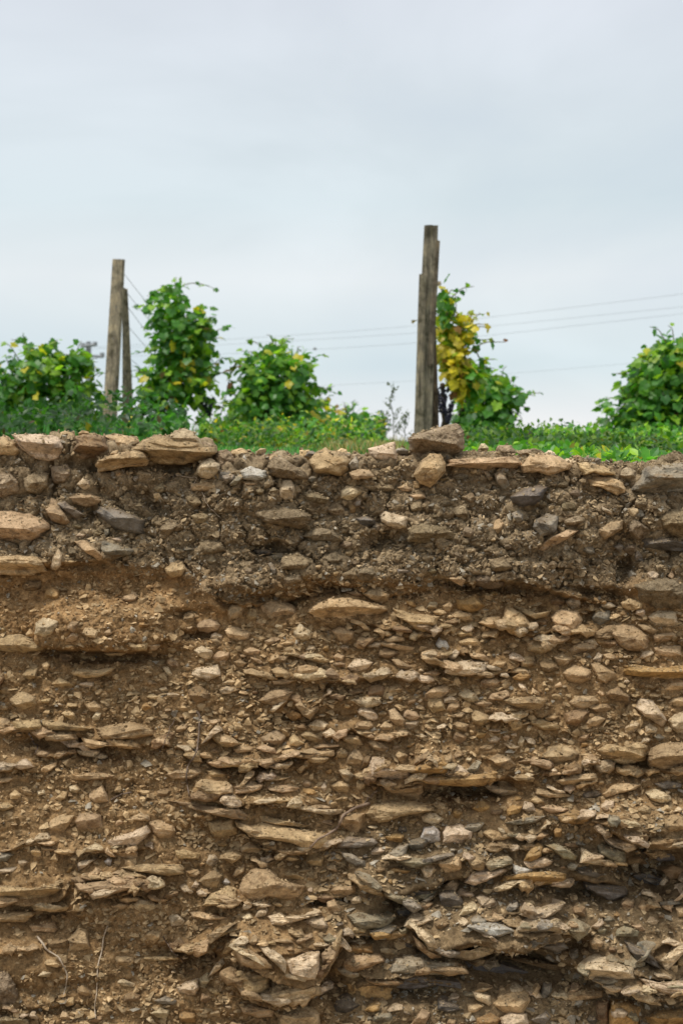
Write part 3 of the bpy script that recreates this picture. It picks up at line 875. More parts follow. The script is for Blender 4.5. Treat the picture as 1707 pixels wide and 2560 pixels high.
# ------------------------------------------------------------------ stones
TONE = {'t': (.51, .362, .20), 'p': (.65, .515, .34), 'w': (.56, .53, .46), 'g': (.30, .268, .21), 'd': (.125, .112, .095),
        'b': (.29, .19, .10), 'o': (.43, .265, .105), 'c': (.285, .215, .13), 'l': (.32, .28, .19)}
def parse(s, crop):
    ox, oy, k = CROPS[crop]
    return np.array([[ox + float(a) / k, oy + float(b) / k] for a, b in (q.split(',') for q in s.split())])
def area(p):
    x, y = p[:, 0], p[:, 1]
    return .5 * abs(np.dot(x, np.roll(y, -1)) - np.dot(y, np.roll(x, -1)))
front5 = np.full((640, 600), 9.0)           # nearest finished stone surface by pixel, so that small stones lie on big ones
def mark(V, F):
    Q = np.vstack([V, (V[F[:, 0]] + V[F[:, 1]] + V[F[:, 2]]) / 3])
    vx, vy = proj(Q)
    np.minimum.at(front5, (np.clip((vy / 5).astype(int), 0, 639), np.clip(((vx + 600) / 5).astype(int), 0, 599)), Q[:, 1])
def build_stone(poly, tone, mode, seed, back=0.0):
    rs = np.random.default_rng(seed)
    pa = area(poly)
    # centroid
    x, y = poly[:, 0], poly[:, 1]
    cr = x * np.roll(y, -1) - y * np.roll(x, -1)
    A = cr.sum() / 2
    c = np.array([((x + np.roll(x, -1)) * cr).sum(), ((y + np.roll(y, -1)) * cr).sum()]) / (6 * A)
    w, hh = np.ptp(x), np.ptp(y)
    mpp = 3.2 / FPX
    per = np.linalg.norm(poly - np.roll(poly, -1, 0), axis=1)
    n = int(np.clip(per.sum() * mpp / (.0034 if pa > 1200 else .0042), 20, 110))
    # resample the outline, half rounding its corners, and chip it
    s = np.concatenate([[0], np.cumsum(per)]); pts = np.vstack([poly, poly[:1]])
    q = np.linspace(0, s[-1], n, endpoint=False)
    o = np.stack([np.interp(q, s, pts[:, 0]), np.interp(q, s, pts[:, 1])], -1)
    if tone == 'c': o = .25 * np.roll(o, 1, 0) + .5 * o + .25 * np.roll(o, -1, 0)
    rad = o - c
    jag = .05 * vnoise2(rad[:, 0] * .09 + seed, rad[:, 1] * .09) + .035 * vnoise2(rad[:, 0] * .3 + seed, rad[:, 1] * .3)
    o = c + rad * (1.01 + jag * np.clip(55 / min(w, hh), .28, 1) * (1.6 if tone == 'c' else 1.15))[:, None]
    m = min(w, hh) * mpp
    s_m = math.sqrt(w * hh) * mpp
    Pm = np.clip(.55 * m + .08 * s_m, .009, .055)
    if mode == 's': Pm = np.clip(.30 * hh * mpp + .02, .03, .07)
    if mode == 'f': Pm = np.clip(.6 * m + .12 * w * mpp, .012, .055)
    if mode == 'k': Pm = .006
    if mode == 'u': Pm = np.clip(.55 * hh * mpp + .02, .03, .085)
    D = np.clip(.8 * s_m, .02, .12)
    nrg = int(np.clip(m / 2 / .0032, 6 if pa > 900 else 5, 24))
    rho = np.concatenate([np.linspace(0, .9, nrg)[1:], [.95, .98, 1.0]])
    base_y = surf_y(c[0], c[1], 1 if pa < 3000 else 2) + back
    i5, j5 = int(np.clip(c[1] / 5, 0, 639)), int(np.clip((c[0] + 600) / 5, 0, 599))
    under = front5[i5, j5]
    if under < base_y: base_y = under + .004 + (.25 * Pm if mode in 'fu' else 0)
    if base_y > .04: base_y = .02 + back
    # facets: planes over the unit box of the outline
    K = {'r': (rs.uniform(.4, 1.3), rs.uniform(.3, 1.3)), 'f': (rs.uniform(.5, 1.0), rs.uniform(.05, .3)), 's': (1.0, .12), 'k': (.3, .3), 'u': (.45, 1.35)}[mode]
    v0 = {'r': rs.uniform(-.25, .25), 'f': rs.uniform(-.25, .15), 's': -.42, 'k': 0, 'u': rs.uniform(-.05, .3)}[mode]
    planes = [(rs.uniform(-.4, .4), -K[0], 1 + K[0] * v0), (rs.uniform(-.4, .4), K[1], 1 - K[1] * v0)]
    for _ in range(4 if mode == 'r' else 3):
        a = rs.uniform(0, 2 * math.pi); k = rs.uniform(.5, 1.1)
        planes.append((k * math.cos(a), k * math.sin(a) * .7, 1.0 + k * rs.uniform(.25, .6)))
    ang = rs.uniform(-.25, .25)
    def depth(px, py, r):
        u = (px - c[0]) / (w / 2); v = -(py - c[1]) / (hh / 2)
        d = np.full(u.shape, 9.0)
        for a, b, e in planes: d = np.minimum(d, a * u + b * v + e)
        d = np.maximum(d, .12) * Pm
        d = d * (1 - r ** (14 if mode != 'r' else 9)) - .25 * Pm * r ** 12
        X_ = (px - c[0]) * mpp; Z_ = (py - c[1]) * mpp
        xr = X_ * math.cos(ang) - Z_ * math.sin(ang); zr_ = X_ * math.sin(ang) + Z_ * math.cos(ang)
        if tone == 'c':
            f1, f2, cc = worley2(X_ * 75 + seed, Z_ * 85, seed)
            d = d + .008 * (np.clip(1 - f1, 0, 1) - .5) * (1 - r ** 4) + .004 * fbm2(X_ * 150, Z_ * 150, 3, seed)
        else:
            f1, f2, cc = worley2(xr * 28 + seed * 1.7, zr_ * 48, seed)      # conchoidal chips
            d = d + min(Pm * .24, .0055) * (cc - .5) * (1 - r ** 3)
            lam = vnoise2(xr * 14 + seed, zr_ * 190, seed + 3)              # bedding
            if mode in 'fus':                                               # split layers
                tt = zr_ * 150 + 1.6 * vnoise2(xr * 11 + seed, zr_ * 20, seed + 7)
                ft = np.floor(tt); ed = sstep(.0, .25, tt - ft)
                a0, a1 = hsh(ft - 1, ft * 0, ft * 0, seed), hsh(ft, ft * 0, ft * 0, seed)
                d = d + min(.0055, Pm * .25) * (a0 * (1 - ed) + a1 * ed - .5) * (1 - r ** 4)
            d = d + (.0018 if mode != 'r' else .0009) * lam + .0032 * fbm2(xr * 70 + seed, zr_ * 90, 4, seed, .62)
        return d
    V = []; 
    PX = [c[0]]; PYx = [c[1]]; DD = [float(depth(np.array([c[0]]), np.array([c[1]]), np.array([0.]))[0])]
    px = c[0] + np.outer(rho, o[:, 0] - c[0]); py = c[1] + np.outer(rho, o[:, 1] - c[1])
    # keep inner rings inside rounder than the outline
    d = depth(px, py, np.tile(rho[:, None], (1, n)))
    allpx = np.concatenate([PX, px.ravel()]); allpy = np.concatenate([PYx, py.ravel()]); alld = np.concatenate([DD, d.ravel()])
    W = at(allpx, allpy, base_y - alld)
    # sides and back of the stone, inside the soil
    ring = W[1 + (len(rho) - 1) * n:]
    C = W[0]
    b1 = ring + (C - ring) * .06; b1[:, 1] = base_y + D * .45 + .2 * (ring[:, 1] - base_y)
    b2 = ring + (C - ring) * .45; b2[:, 1] = base_y + D
    cb = C.copy(); cb[1] = base_y + D * 1.1
    V = np.vstack([W, b1, b2, cb[None]])
    F3 = []
    j = np.arange(n); j2 = (j + 1) % n
    F3.append(np.stack([np.zeros(n, int), 1 + j2, 1 + j], -1))
    L = len(rho) + 2
    for r in range(L - 1):
        a = 1 + r * n; b = a + n
        F3.append(np.stack([a + j, a + j2, b + j2], -1)); F3.append(np.stack([a + j, b + j2, b + j], -1))
    a = 1 + (L - 1) * n
    F3.append(np.stack([a + j, a + j2, np.full(n, len(V) - 1)], -1))
    F = np.vstack(F3)
    # orient outward
    if (poly_sign := A) < 0: F = F[:, ::-1]
    t = np.array(TONE[tone]) * rs.uniform(.74, 1.16) * np.array((1, rs.uniform(.965, 1.02), rs.uniform(.93, 1.05)))
    colr = np.tile(t, (len(V), 1))
    k = 1 + .16 * vnoise(V[:, 0] * 60, V[:, 1] * 60, V[:, 2] * 90, seed)
    k = k * (1 + .10 * vnoise(V[:, 0] * 160, V[:, 1] * 160, V[:, 2] * 220, seed + 1))
    if mode == 's':                                             # dirt lies on the slab's upper side
        u = -(np.concatenate([allpy, np.full(2 * n + 1, c[1] + hh)]) - c[1]) / (hh / 2)
        mk = .85 * sstep(-.42, -.25, u + .25 * vnoise2(V[:, 0] * 50, V[:, 2] * 50, seed))[:, None]
        colr = np.minimum(colr * 1.15, .66)
        colr = colr * (1 - mk) + np.array((.275, .2, .115)) * mk
    return V, F, colr * k[:, None], pa, c, base_y - Pm
def stone_mat(tone): return M_CLOD if tone == 'c' else (M_SLATE if tone == 'd' else M_STONE)
todo = []
sid = 0
for crop, block in STONES.items():
    for line in block.strip().split('\n'):
        tm, rest = line.split(' ', 1)
        p = parse(rest, crop)
        todo.append((area(p), p, tm[0], tm[1], sid)); sid += 1
# broken plates sticking out along every ledge's lip
prs = np.random.default_rng(31)
for li, (d, H, q) in enumerate(LEDGE):
    named = li < len(LEDGES)
    if li in (10, 11, 12, 13, 14): continue
    x = q[0, 0] - 8
    while x < q[-1, 0]:
        L_ = prs.uniform(34, 92) * (1 if named else .6); th = prs.uniform(12, 36) * (1 if named else .7)
        xs_ = np.linspace(x, x + L_, prs.integers(4, 7)); y_ = np.interp(xs_, q[:, 0], q[:, 1]) + prs.normal() * 5
        tl = prs.normal() * .16
        y_ = y_ + (xs_ - x) * tl
        upv = th * prs.uniform(.25, .75, len(xs_)); dn = th * prs.uniform(.2, .7, len(xs_)); upv[[0, -1]] *= .4; dn[[0, -1]] *= .4
        poly = np.vstack([np.stack([xs_ + prs.normal(size=len(xs_)) * 3, y_ - upv], -1), np.stack([xs_ + prs.normal(size=len(xs_)) * 3, y_ + dn], -1)[::-1]])
        right = x > 800 and q[0, 1] > 2050
        todo.append((area(poly), poly, prs.choice(list('tppplgt' if right else 'ttttppb')), 'f', 9000 + li * 40 + int(x) % 37))
        x += L_ * prs.uniform(.55, 1.5)
todo.sort(key=lambda t: -t[0])
DUSTY = []
small_V, small_F, small_C, off = [], [], [], 0
for k, (a_, p, tone, mode, s_) in enumerate(todo):
    V, F, C, pa, c, yf = build_stone(p, tone, mode, 100 + s_)
    DUSTY.append((V, F, mode)); mark(V, F)
    if k < 298:
        obj_np('stone', V, F, stone_mat(tone), C, parent=bank)
    else:
        small_V.append(V); small_F.append(F + off); small_C.append(C); off += len(V)
# further angular stones wedged in between, too many and too small to name one by one
grs = np.random.default_rng(99)
nc_ = 5200
cpx = grs.uniform(-120, 1820, nc_); cpy = grs.uniform(1180, 2640, nc_)
ct, co, cs = zone(cpx, cpy)
dens = 1.0 * sstep(360, 640, cpx) * (cpy > 1500) + .20
dens = np.where(ct > .5, .34, dens); dens = np.where(co > .4, .04, dens)
dens = dens * (.45 + .9 * sstep(-.25, .25, fbm2(cpx / 130, cpy / 60, 2, 401)))
take = (grs.random(nc_) < dens) & (macro(cpx, cpy) > -.028)
csz = 17 * (5.2 ** (grs.random(nc_) ** 1.7))
fill = [(csz[k], cpx[k], cpy[k], ct[k], cs[k]) for k in np.flatnonzero(take)]
fill.sort(key=lambda q: -q[0])
nf = 0; lump_V, lump_F, lump_C, loff = [], [], [], 0
for size, px, py, t_, s_ in fill:
    w_ = size * grs.uniform(.8, 1.15); h_ = w_ * grs.uniform(.38, .85) if t_ < .5 else w_ * grs.uniform(.5, .95)
    i0, i1 = int((py - h_ * .4) / 5), int((py + h_ * .4) / 5) + 1
    j0, j1 = int((px - w_ * .4 + 600) / 5), int((px + w_ * .4 + 600) / 5) + 1
    if (front5[i0:i1, j0:j1] < 8).mean() > (.30 if (px > 520 and t_ < .5) else .12): continue
    nv = grs.integers(5, 9)
    an = np.sort((np.arange(nv) + grs.uniform(-.38, .38, nv)) / nv * 2 * math.pi)
    rad = grs.uniform(.66, 1.12, nv)
    tl = grs.normal() * (.34 if t_ < .5 else .5)
    x_, y_ = np.cos(an) * rad * w_ / 2, np.sin(an) * rad * h_ / 2
    poly = np.stack([px + x_ * math.cos(tl) - y_ * math.sin(tl), py + x_ * math.sin(tl) + y_ * math.cos(tl)], -1)
    if t_ > .5: tn = grs.choice(list('ccccccctg'))
    elif s_ > .4: tn = grs.choice(list('ttpplggbod'))
    else: tn = grs.choice(list('tttttppbo'))
    V, F, C, pa, c, yf = build_stone(poly, tn, 'f' if h_ < w_ * .5 else 'r', 3000 + nf)
    mark(V, F); nf += 1
    DUSTY.append((V, F, 'r'))
    if tn == 'c':
        lump_V.append(V); lump_F.append(F + loff); lump_C.append(C * .85); loff += len(V)
    else:
        small_V.append(V); small_F.append(F + off); small_C.append(C); off += len(V)
    if nf > 800: break
o = obj_np('soil_lumps', np.vstack(lump_V), np.vstack(lump_F), M_CLOD, np.vstack(lump_C), parent=bank)
tag(o, kind='stuff')
o = obj_np('small_stones', np.vstack(small_V), np.vstack(small_F), M_STONE, np.vstack(small_C), parent=bank)
tag(o, kind='stuff')
# lumps and stones crowding the lip
edge_V, edge_F, edge_C, off = [], [], [], 0
for k in range(150):
    px = grs.uniform(-150, 1850); w_ = grs.uniform(16, 62); h_ = w_ * grs.uniform(.45, .9)
    py = float(np.interp(px, RIMPX, RIMPY)) + grs.uniform(-16, 26)
    nv = grs.integers(5, 9); an = np.sort((np.arange(nv) + grs.uniform(-.35, .35, nv)) / nv * 2 * math.pi); rad = grs.uniform(.75, 1.1, nv)
    poly = np.stack([px + np.cos(an) * rad * w_ / 2, py + np.sin(an) * rad * h_ / 2], -1)
    V, F, C, pa, c, yf = build_stone(poly, grs.choice(list('cccttpg')), 'r', 5000 + k, grs.uniform(0, .10))
    DUSTY.append((V, F, 'r'))
    edge_V.append(V); edge_F.append(F + off); edge_C.append(C); off += len(V)
o = obj_np('rim_rubble', np.vstack(edge_V), np.vstack(edge_F), M_CLOD, np.vstack(edge_C), parent=bank)
tag(o, kind='stuff')
for k, (crop, tm, back, pts, label) in enumerate(RIM):
    V, F, C, pa, c, yf = build_stone(parse(pts, crop), tm[0], tm[1], 700 + k, back - .02)
    mark(V, F)
    DUSTY.append((V, F, 'r'))
    o = obj_np('rim_rock', V, F, stone_mat(tm[0]), C, loc=V[0])
    tag(o, label, 'clod' if tm[0] == 'c' and 'clod' in label else 'rock', 'loose rocks along the rim')

# ------------------------------------------------------------------ rubble: shale chips, crumbs, grit
def chip_shape(rs, flat, npt=9):
    p = rs.normal(size=(npt, 3)); p /= np.linalg.norm(p, axis=1)[:, None]
    p *= np.array((1, rs.uniform(.55, .95), flat)) * .5
    bm = bmesh.new()
    for v in p: bm.verts.new(v)
    bmesh.ops.convex_hull(bm, input=bm.verts)
    bmesh.ops.delete(bm, geom=[v for v in bm.verts if not v.link_faces], context='VERTS')
    bmesh.ops.triangulate(bm, faces=bm.faces)
    bm.verts.index_update()
    V = np.array([v.co[:] for v in bm.verts]); F = np.array([[v.index for v in f.verts] for f in bm.faces])
    bm.free()
    return V, F
rs = np.random.default_rng(5)
FLAT = [chip_shape(rs, rs.uniform(.16, .32), 8) for _ in range(16)]
LUMP = [chip_shape(rs, rs.uniform(.6, .9), 9) for _ in range(16)]
BITS = [chip_shape(rs, rs.uniform(.5, .9), 6) for _ in range(16)]
CRUMB = [chip_shape(rs, rs.uniform(.6, .9), 7) for _ in range(16)]
def frames(n, up, tilt):
    """random rotations whose third axis lies near `up` (n,3)"""
    z = up + tilt[:, None] * rng.normal(size=(n, 3)); z /= np.linalg.norm(z, axis=1)[:, None]
    a = rng.normal(size=(n, 3)) * np.array((1, .6, .25))
    x = a - (a * z).sum(1)[:, None] * z; x /= np.linalg.norm(x, axis=1)[:, None]
    y = np.cross(z, x)
    return np.stack([x, y, z], -1)
def scatter(name, P, Rm, S, shapes, C, mat, parent=None, smooth=False):
    which = rng.integers(0, len(shapes), len(P))
    Vs, Fs, Cs, off = [], [], [], 0
    for k, (v, f) in enumerate(shapes):
        m = which == k
        if not m.any(): continue
        W = np.einsum('nij,kj->nki', Rm[m], v) * S[m][:, None, None] + P[m][:, None, :]
        n = m.sum()
        Vs.append(W.reshape(-1, 3)); Fs.append((f[None] + (np.arange(n) * len(v))[:, None, None]).reshape(-1, 3) + off)
        Cs.append(np.repeat(C[m], len(v), 0)); off += n * len(v)
    o = obj_np(name, np.vstack(Vs), np.vstack(Fs), mat, np.vstack(Cs), smooth, parent)
    return o
# sheet normals
du = np.gradient(PB, axis=1); dv = np.gradient(PB, axis=0)
N = np.cross(du, dv); N /= np.linalg.norm(N, axis=2)[..., None] + 1e-9
if N[nr // 2, nc // 2, 1] > 0: N = -N
inx = (np.abs(X) < .88) & (by > 1080) & (by < 2640)
cand = np.flatnonzero(inx.ravel())
Pf = PB.reshape(-1, 3); Nf = N.reshape(-1, 3); bxf, byf = bx.ravel(), by.ravel()
topf, oraf, shaf, facef = top_w.ravel(), ora_w.ravel(), sha_w.ravel(), facew.ravel()
spf = smooth_patch.ravel()
patch = fbm2(bxf / 60, byf / 34, 3, 91)
def pick(n, weight):
    w = weight[cand]; w = w / w.sum()
    return cand[rng.choice(len(cand), n, p=w)]
vis = .25 + .75 * (facef > .3)
SCALE = 1.0
def chips(n, weight, lo, hi, shapes, tilt, bright, embed, up=(0, -.45, 1), grey=.12):
    i = pick(n, weight * vis)
    s = lo * (hi / lo) ** (rng.random(n) ** 2.2)
    Nn = Nf[i]
    upv = np.array(up) * np.ones((n, 1)) + .3 * Nn
    Rm = frames(n, upv, np.full(n, tilt))
    P = Pf[i] + Nn * (s * embed)[:, None] + rng.normal(size=(n, 3)) * .0015
    base = soil_colour(bxf[i], byf[i])
    k = rng.random((n, 1))
    # nothing is left hanging in front of a stone
    fr = front5[np.clip((byf[i] / 5).astype(int), 0, 639), np.clip(((bxf[i] + 600) / 5).astype(int), 0, 599)]
    keep = (fr > 8) | (rng.random(n) < .10)
    stone = np.array((.48, .355, .20))
    C = base * (1 - bright) + stone * bright
    C = C * (.62 + .72 * k)
    g = rng.random(n) < (grey + .22 * shaf[i] + .12 * topf[i])
    C[g] = np.array((.30, .262, .20)) * (.7 + .6 * k[g])
    return P[keep], Rm[keep], s[keep], C[keep], shapes
sets = [
    ('shale_chips', chips(26000, (1 - topf) * (1 - .8 * np.clip(oraf, 0, 1)) * (.12 + sstep(-.2, .3, patch)) * (.35 + sstep(300, 700, bxf)) * (1.05 - .9 * spf), .005, .034, FLAT, .30, .55, .05, grey=.05)),
    ('stone_fragments', chips(8000, (1 - .7 * topf) * (1 - .6 * np.clip(oraf, 0, 1)) * (.3 + sstep(-.2, .3, -patch)) * (1.05 - .9 * spf), .006, .030, LUMP, .5, .45, .05, grey=.04)),
    ('soil_crumbs', chips(40000, .35 + topf * 1.6 + .5 * oraf + .2 * (1 - spf), .0035, .021, CRUMB, 1.2, .10, .10, grey=.02)),
    ('topsoil_chips', chips(5000, topf + .02, .005, .020, FLAT, .9, .30, .1, grey=.25)),
    ('grit', chips(24000, .4 + (1 - spf), .0025, .006, BITS, 1.2, .5, .2, grey=.06)),
]
flatness = np.clip(Nf[:, 2] - .35, 0, 1) * (facef > .5)
sets.append(('ledge_litter', chips(9000, flatness + 1e-6, .004, .020, FLAT, .35, .5, .2, grey=.06)))
for name, (P, Rm, s, C, shp) in sets:
    o = scatter(name, P, Rm, s, shp, C, M_RUB, parent=bank)
    tag(o, kind='stuff')
# dirt and chips lying on the stones' upper faces
DP, DS = [], []
for V, F, mode in DUSTY:
    a, b, c_ = V[F[:, 0]], V[F[:, 1]], V[F[:, 2]]
    nn = np.cross(b - a, c_ - a); ar = np.linalg.norm(nn, axis=1) + 1e-12
    nn = nn / ar[:, None]
    cen = (a + b + c_) / 3
    out = nn * np.sign((nn * (cen - V.mean(0))).sum(1))[:, None]
    w = ar * .5 * np.clip(out[:, 2] - (.30 if mode == 's' else .45), 0, 1) * (cen[:, 1] < V[:, 1].min() + .5 * np.ptp(V[:, 1]) + .01)
    if w.sum() <= 0: continue
    n = int(min(w.sum() * (90000 if mode == 's' else 20000), 1200))
    if n < 1: continue
    i = rng.choice(len(w), n, p=w / w.sum())
    DP.append(cen[i]); DS.append(out[i])
DP = np.vstack(DP); DS = np.vstack(DS); n = len(DP)
s = .003 * (.013 / .003) ** (rng.random(n) ** 2.5)
dx, dy = proj(DP)
C = (soil_colour(dx, dy) * .55 + np.array((.42, .33, .2)) * .45) * (.7 + .6 * rng.random((n, 1)))
o = scatter('stone_dust', DP + DS * (s * .15)[:, None], frames(n, DS, np.full(n, .5)), s, BITS, C, M_RUB, parent=bank)
tag(o, kind='stuff')
print('dust', n)

# ------------------------------------------------------------------ roots
def tube(path, rad, seg=6):
    path = np.asarray(path, float); rad = np.broadcast_to(np.asarray(rad, float), (len(path),))
    t = np.gradient(path, axis=0); t /= np.linalg.norm(t, axis=1)[:, None] + 1e-12
    ref = np.array((.13, .97, .2)) if abs(t[0][1]) < .9 else np.array((1., 0, 0))
    u = np.cross(t, ref); u /= np.linalg.norm(u, axis=1)[:, None] + 1e-12
    v = np.cross(t, u)
    a = np.linspace(0, 2 * math.pi, seg, endpoint=False)
    ring = path[:, None] + rad[:, None, None] * (np.cos(a)[None, :, None] * u[:, None] + np.sin(a)[None, :, None] * v[:, None])
    V = np.vstack([ring.reshape(-1, 3), path[:1], path[-1:]])
    n = len(path); F = []
    j = np.arange(seg); j2 = (j + 1) % seg
    for i in range(n - 1):
        a_, b_ = i * seg, (i + 1) * seg
        F.append(np.stack([a_ + j, a_ + j2, b_ + j2], -1)); F.append(np.stack([a_ + j, b_ + j2, b_ + j], -1))
    F.append(np.stack([j2, j, np.full(seg, n * seg)], -1))
    F.append(np.stack([(n - 1) * seg + j, (n - 1) * seg + j2, np.full(seg, n * seg + 1)], -1))
    return V, np.vstack(F)
def smooth_path(p, n=40, jit=0.0, seed=0):
    p = np.asarray(p, float)
    s = np.concatenate([[0], np.cumsum(np.linalg.norm(np.diff(p, axis=0), axis=1))])
    q = np.linspace(0, s[-1], n)
    o = np.stack([np.interp(q, s, p[:, k]) for k in range(p.shape[1])], -1)
    for _ in range(2): o[1:-1] = .25 * o[:-2] + .5 * o[1:-1] + .25 * o[2:]
    if jit:
        for k in range(p.shape[1]): o[:, k] += jit * vnoise2(q * 7.0 / s[-1] + k * 13 + seed, q * 0 + .5, seed)
    return o
front = np.full((320, BW), 9.0)
for V, F, mode in DUSTY:
    vx, vy = proj(V)
    i_ = np.clip((vy / BS).astype(int), 0, 319); j_ = np.clip(((vx + 600) / BS).astype(int), 0, BW - 1)
    np.minimum.at(front, (i_, j_), V[:, 1])
np.minimum.at(front, (ii[ok], jj[ok]), PB[..., 1][ok])
for k, (crop, pts, rad, label) in enumerate(ROOTS):
    p = smooth_path(parse(pts, crop), 46, 3.0, k)
    ys = np.array([front[int(np.clip(b / BS, 0, 319)), int(np.clip((a + 600) / BS, 0, BW - 1))] for a, b in p])
    for _ in range(6): ys[1:-1] = np.minimum(ys[1:-1], .25 * ys[:-2] + .5 * ys[1:-1] + .25 * ys[2:])
    ys = ys - rad * .6
    ys[0] += .012; ys[-1] += .008
    path = at(p[:, 0], p[:, 1], ys)
    V, F = tube(path, rad * np.linspace(1.05, .55, len(path)) * (1 + .2 * vnoise2(np.arange(len(path)) * .9, np.zeros(len(path)), k)), 6)
    dark = 'pale' in label or 'straw' in label
    c = np.array((.42, .34, .25) if dark else (.15, .11, .08))
    if 'thick' in label: c = np.array((.24, .17, .12))
    o = obj_np('root', V, F, M_RUB, np.tile(c, (len(V), 1)), smooth=True, loc=path[0])
    tag(o, label, 'root', 'roots in the cut face')
# ------------------------------------------------------------------ ground behind and pit floor
def plain_mat(name, colours, scale, bump=.3, rough=.9, detail=4, stretch=(1, 1, 1)):
    m, t, b = new_mat(name, rough, .2)
    tcn = t.nodes.new('ShaderNodeNewGeometry')
    mpn = t.nodes.new('ShaderNodeMapping'); mpn.inputs['Scale'].default_value = stretch
    n = t.nodes.new('ShaderNodeTexNoise'); n.inputs['Scale'].default_value = scale; n.inputs['Detail'].default_value = detail
    n.inputs['Roughness'].default_value = .65; n.inputs['Distortion'].default_value = .4
    t.links.new(tcn.outputs['Position'], mpn.inputs[0]); t.links.new(mpn.outputs[0], n.inputs['Vector'])
    r = ramp_node(t, colours); t.links.new(n.outputs['Fac'], r.inputs[0]); t.links.new(r.outputs[0], b.inputs['Base Color'])
    bp = t.nodes.new('ShaderNodeBump'); bp.inputs['Strength'].default_value = bump; bp.inputs['Distance'].default_value = .02
    t.links.new(n.outputs['Fac'], bp.inputs['Height']); t.links.new(bp.outputs[0], b.inputs['Normal'])
    return m
M_FIELD = plain_mat('grassy_ground', [(.3, (.035, .06, .018)), (.5, (.06, .10, .03)), (.7, (.12, .12, .05))], 3.0)
M_PIT = plain_mat('pit_soil', [(.3, (.16, .11, .06)), (.6, (.27, .20, .12))], 9.0)
gx = np.concatenate([-np.geomspace(900, 8.2, 40), np.linspace(-8, 8, 90), np.geomspace(8.2, 900, 40)])
gy = np.concatenate([np.linspace(1.7, 16, 80), np.geomspace(16.5, 2500, 60)])
GX, GY = np.meshgrid(gx, gy)
GZ = terrain(GX, GY)
I = np.arange(GX.size).reshape(GX.shape)
F = np.stack([I[:-1, :-1], I[:-1, 1:], I[1:, 1:], I[1:, :-1]], -1).reshape(-1, 4)
tag(obj_np('ground', np.stack([GX, GY, GZ], -1).reshape(-1, 3), F, M_FIELD, smooth=True), kind='structure')
gx = np.linspace(-60, 60, 61); gy = np.linspace(-60, .3, 61)
GX, GY = np.meshgrid(gx, gy); GZ = .02 * fbm2(GX * .7, GY * .7, 3, 8)
I = np.arange(GX.size).reshape(GX.shape)
F = np.stack([I[:-1, :-1], I[:-1, 1:], I[1:, 1:], I[1:, :-1]], -1).reshape(-1, 4)
tag(obj_np('pit_floor', np.stack([GX, GY, GZ], -1).reshape(-1, 3), F, M_PIT, smooth=True), kind='structure')

# ------------------------------------------------------------------ leaves
def leaf_mat(name, trans=.42, rough=.42):
    m, t, b = new_mat(name, rough, .35)
    L = t.links.new
    a = t.nodes.new('ShaderNodeAttribute'); a.attribute_name = 'tint'
    g = t.nodes.new('ShaderNodeNewGeometry')
    n = t.nodes.new('ShaderNodeTexNoise'); n.inputs['Scale'].default_value = 40; n.inputs['Detail'].default_value = 3
    L(g.outputs['Position'], n.inputs['Vector'])
    r = ramp_node(t, [(.3, (.72, .75, .7)), (.7, (1.25, 1.2, 1.2))]); L(n.outputs['Fac'], r.inputs[0])
    x = t.nodes.new('ShaderNodeMix'); x.data_type = 'RGBA'; x.blend_type = 'MULTIPLY'; x.inputs[0].default_value = 1
    L(a.outputs['Color'], x.inputs[6]); L(r.outputs[0], x.inputs[7]); L(x.outputs[2], b.inputs['Base Color'])
    tr = t.nodes.new('ShaderNodeBsdfTranslucent')
    y = t.nodes.new('ShaderNodeMix'); y.data_type = 'RGBA'; y.blend_type = 'MULTIPLY'; y.inputs[0].default_value = 1
    L(x.outputs[2], y.inputs[6]); y.inputs[7].default_value = (1.7, 1.9, .8, 1); L(y.outputs[2], tr.inputs[0])
    ms = t.nodes.new('ShaderNodeMixShader'); ms.inputs[0].default_value = trans
    L(b.outputs[0], ms.inputs[1]); L(tr.outputs[0], ms.inputs[2]); L(ms.outputs[0], t.nodes['Material Output'].inputs[0])
    return m
M_LEAF = leaf_mat('vine_leaf'); M_GRASS = leaf_mat('grass_blade', .25, .5)
def grape_leaf(fold):
    # lobed outline, stalk end at origin, tip along +x
    prof = [(0, .02), (-.10, .26), (-.02, .48), (.20, .40), (.34, .56), (.58, .48), (.62, .30), (.80, .26), (1.0, 0)]
    up = [(x, y) for x, y in prof]
    V = [(0.0, 0, 0), (.45, 0, .02), (1.0, 0, -.10)]
    left = []; right = []
    for x, y in prof[:-1]:
        z = fold * y - .12 * max(0, x - .5) - .25 * y * y
        left.append(len(V)); V.append((x, y, z))
        right.append(len(V)); V.append((x, -y, z))
    F = []
    for side, sgn in ((left, 1), (right, -1)):
        ch = side + [2]
        for a, b in zip(ch[:-1], ch[1:]):
            F.append((1, b, a) if sgn > 0 else (1, a, b))
        F.append((1, side[0], 0) if sgn > 0 else (1, 0, side[0]))
    return np.array(V, float), np.array(F)
GL = [grape_leaf(f) for f in (.05, .25, .4, -.1)]
SIMPLE = [(np.array([(0, 0, 0), (.35, .3, .05), (.7, .24, .0), (1, 0, -.08), (.7, -.24, 0), (.35, -.3, .05), (.5, 0, .0)]),
           np.array([(6, 1, 0), (6, 2, 1), (6, 3, 2), (6, 4, 3), (6, 5, 4), (6, 0, 5)]))]
def leaf_frames(n, outd, droop):
    """leaf tip direction x, face normal z: tips hang out and down, upper faces look up and out"""
    x = outd * .7 + rng.normal(size=(n, 3)) * .55 + np.array((0, 0, -1)) * droop
    x /= np.linalg.norm(x, axis=1)[:, None]
    u = outd * .6 + np.array((0, -.25, .9)) + rng.normal(size=(n, 3)) * .45
    z = u - (u * x).sum(1)[:, None] * x; z /= np.linalg.norm(z, axis=1)[:, None]
    y = np.cross(z, x)
    return np.stack([x, y, z], -1)
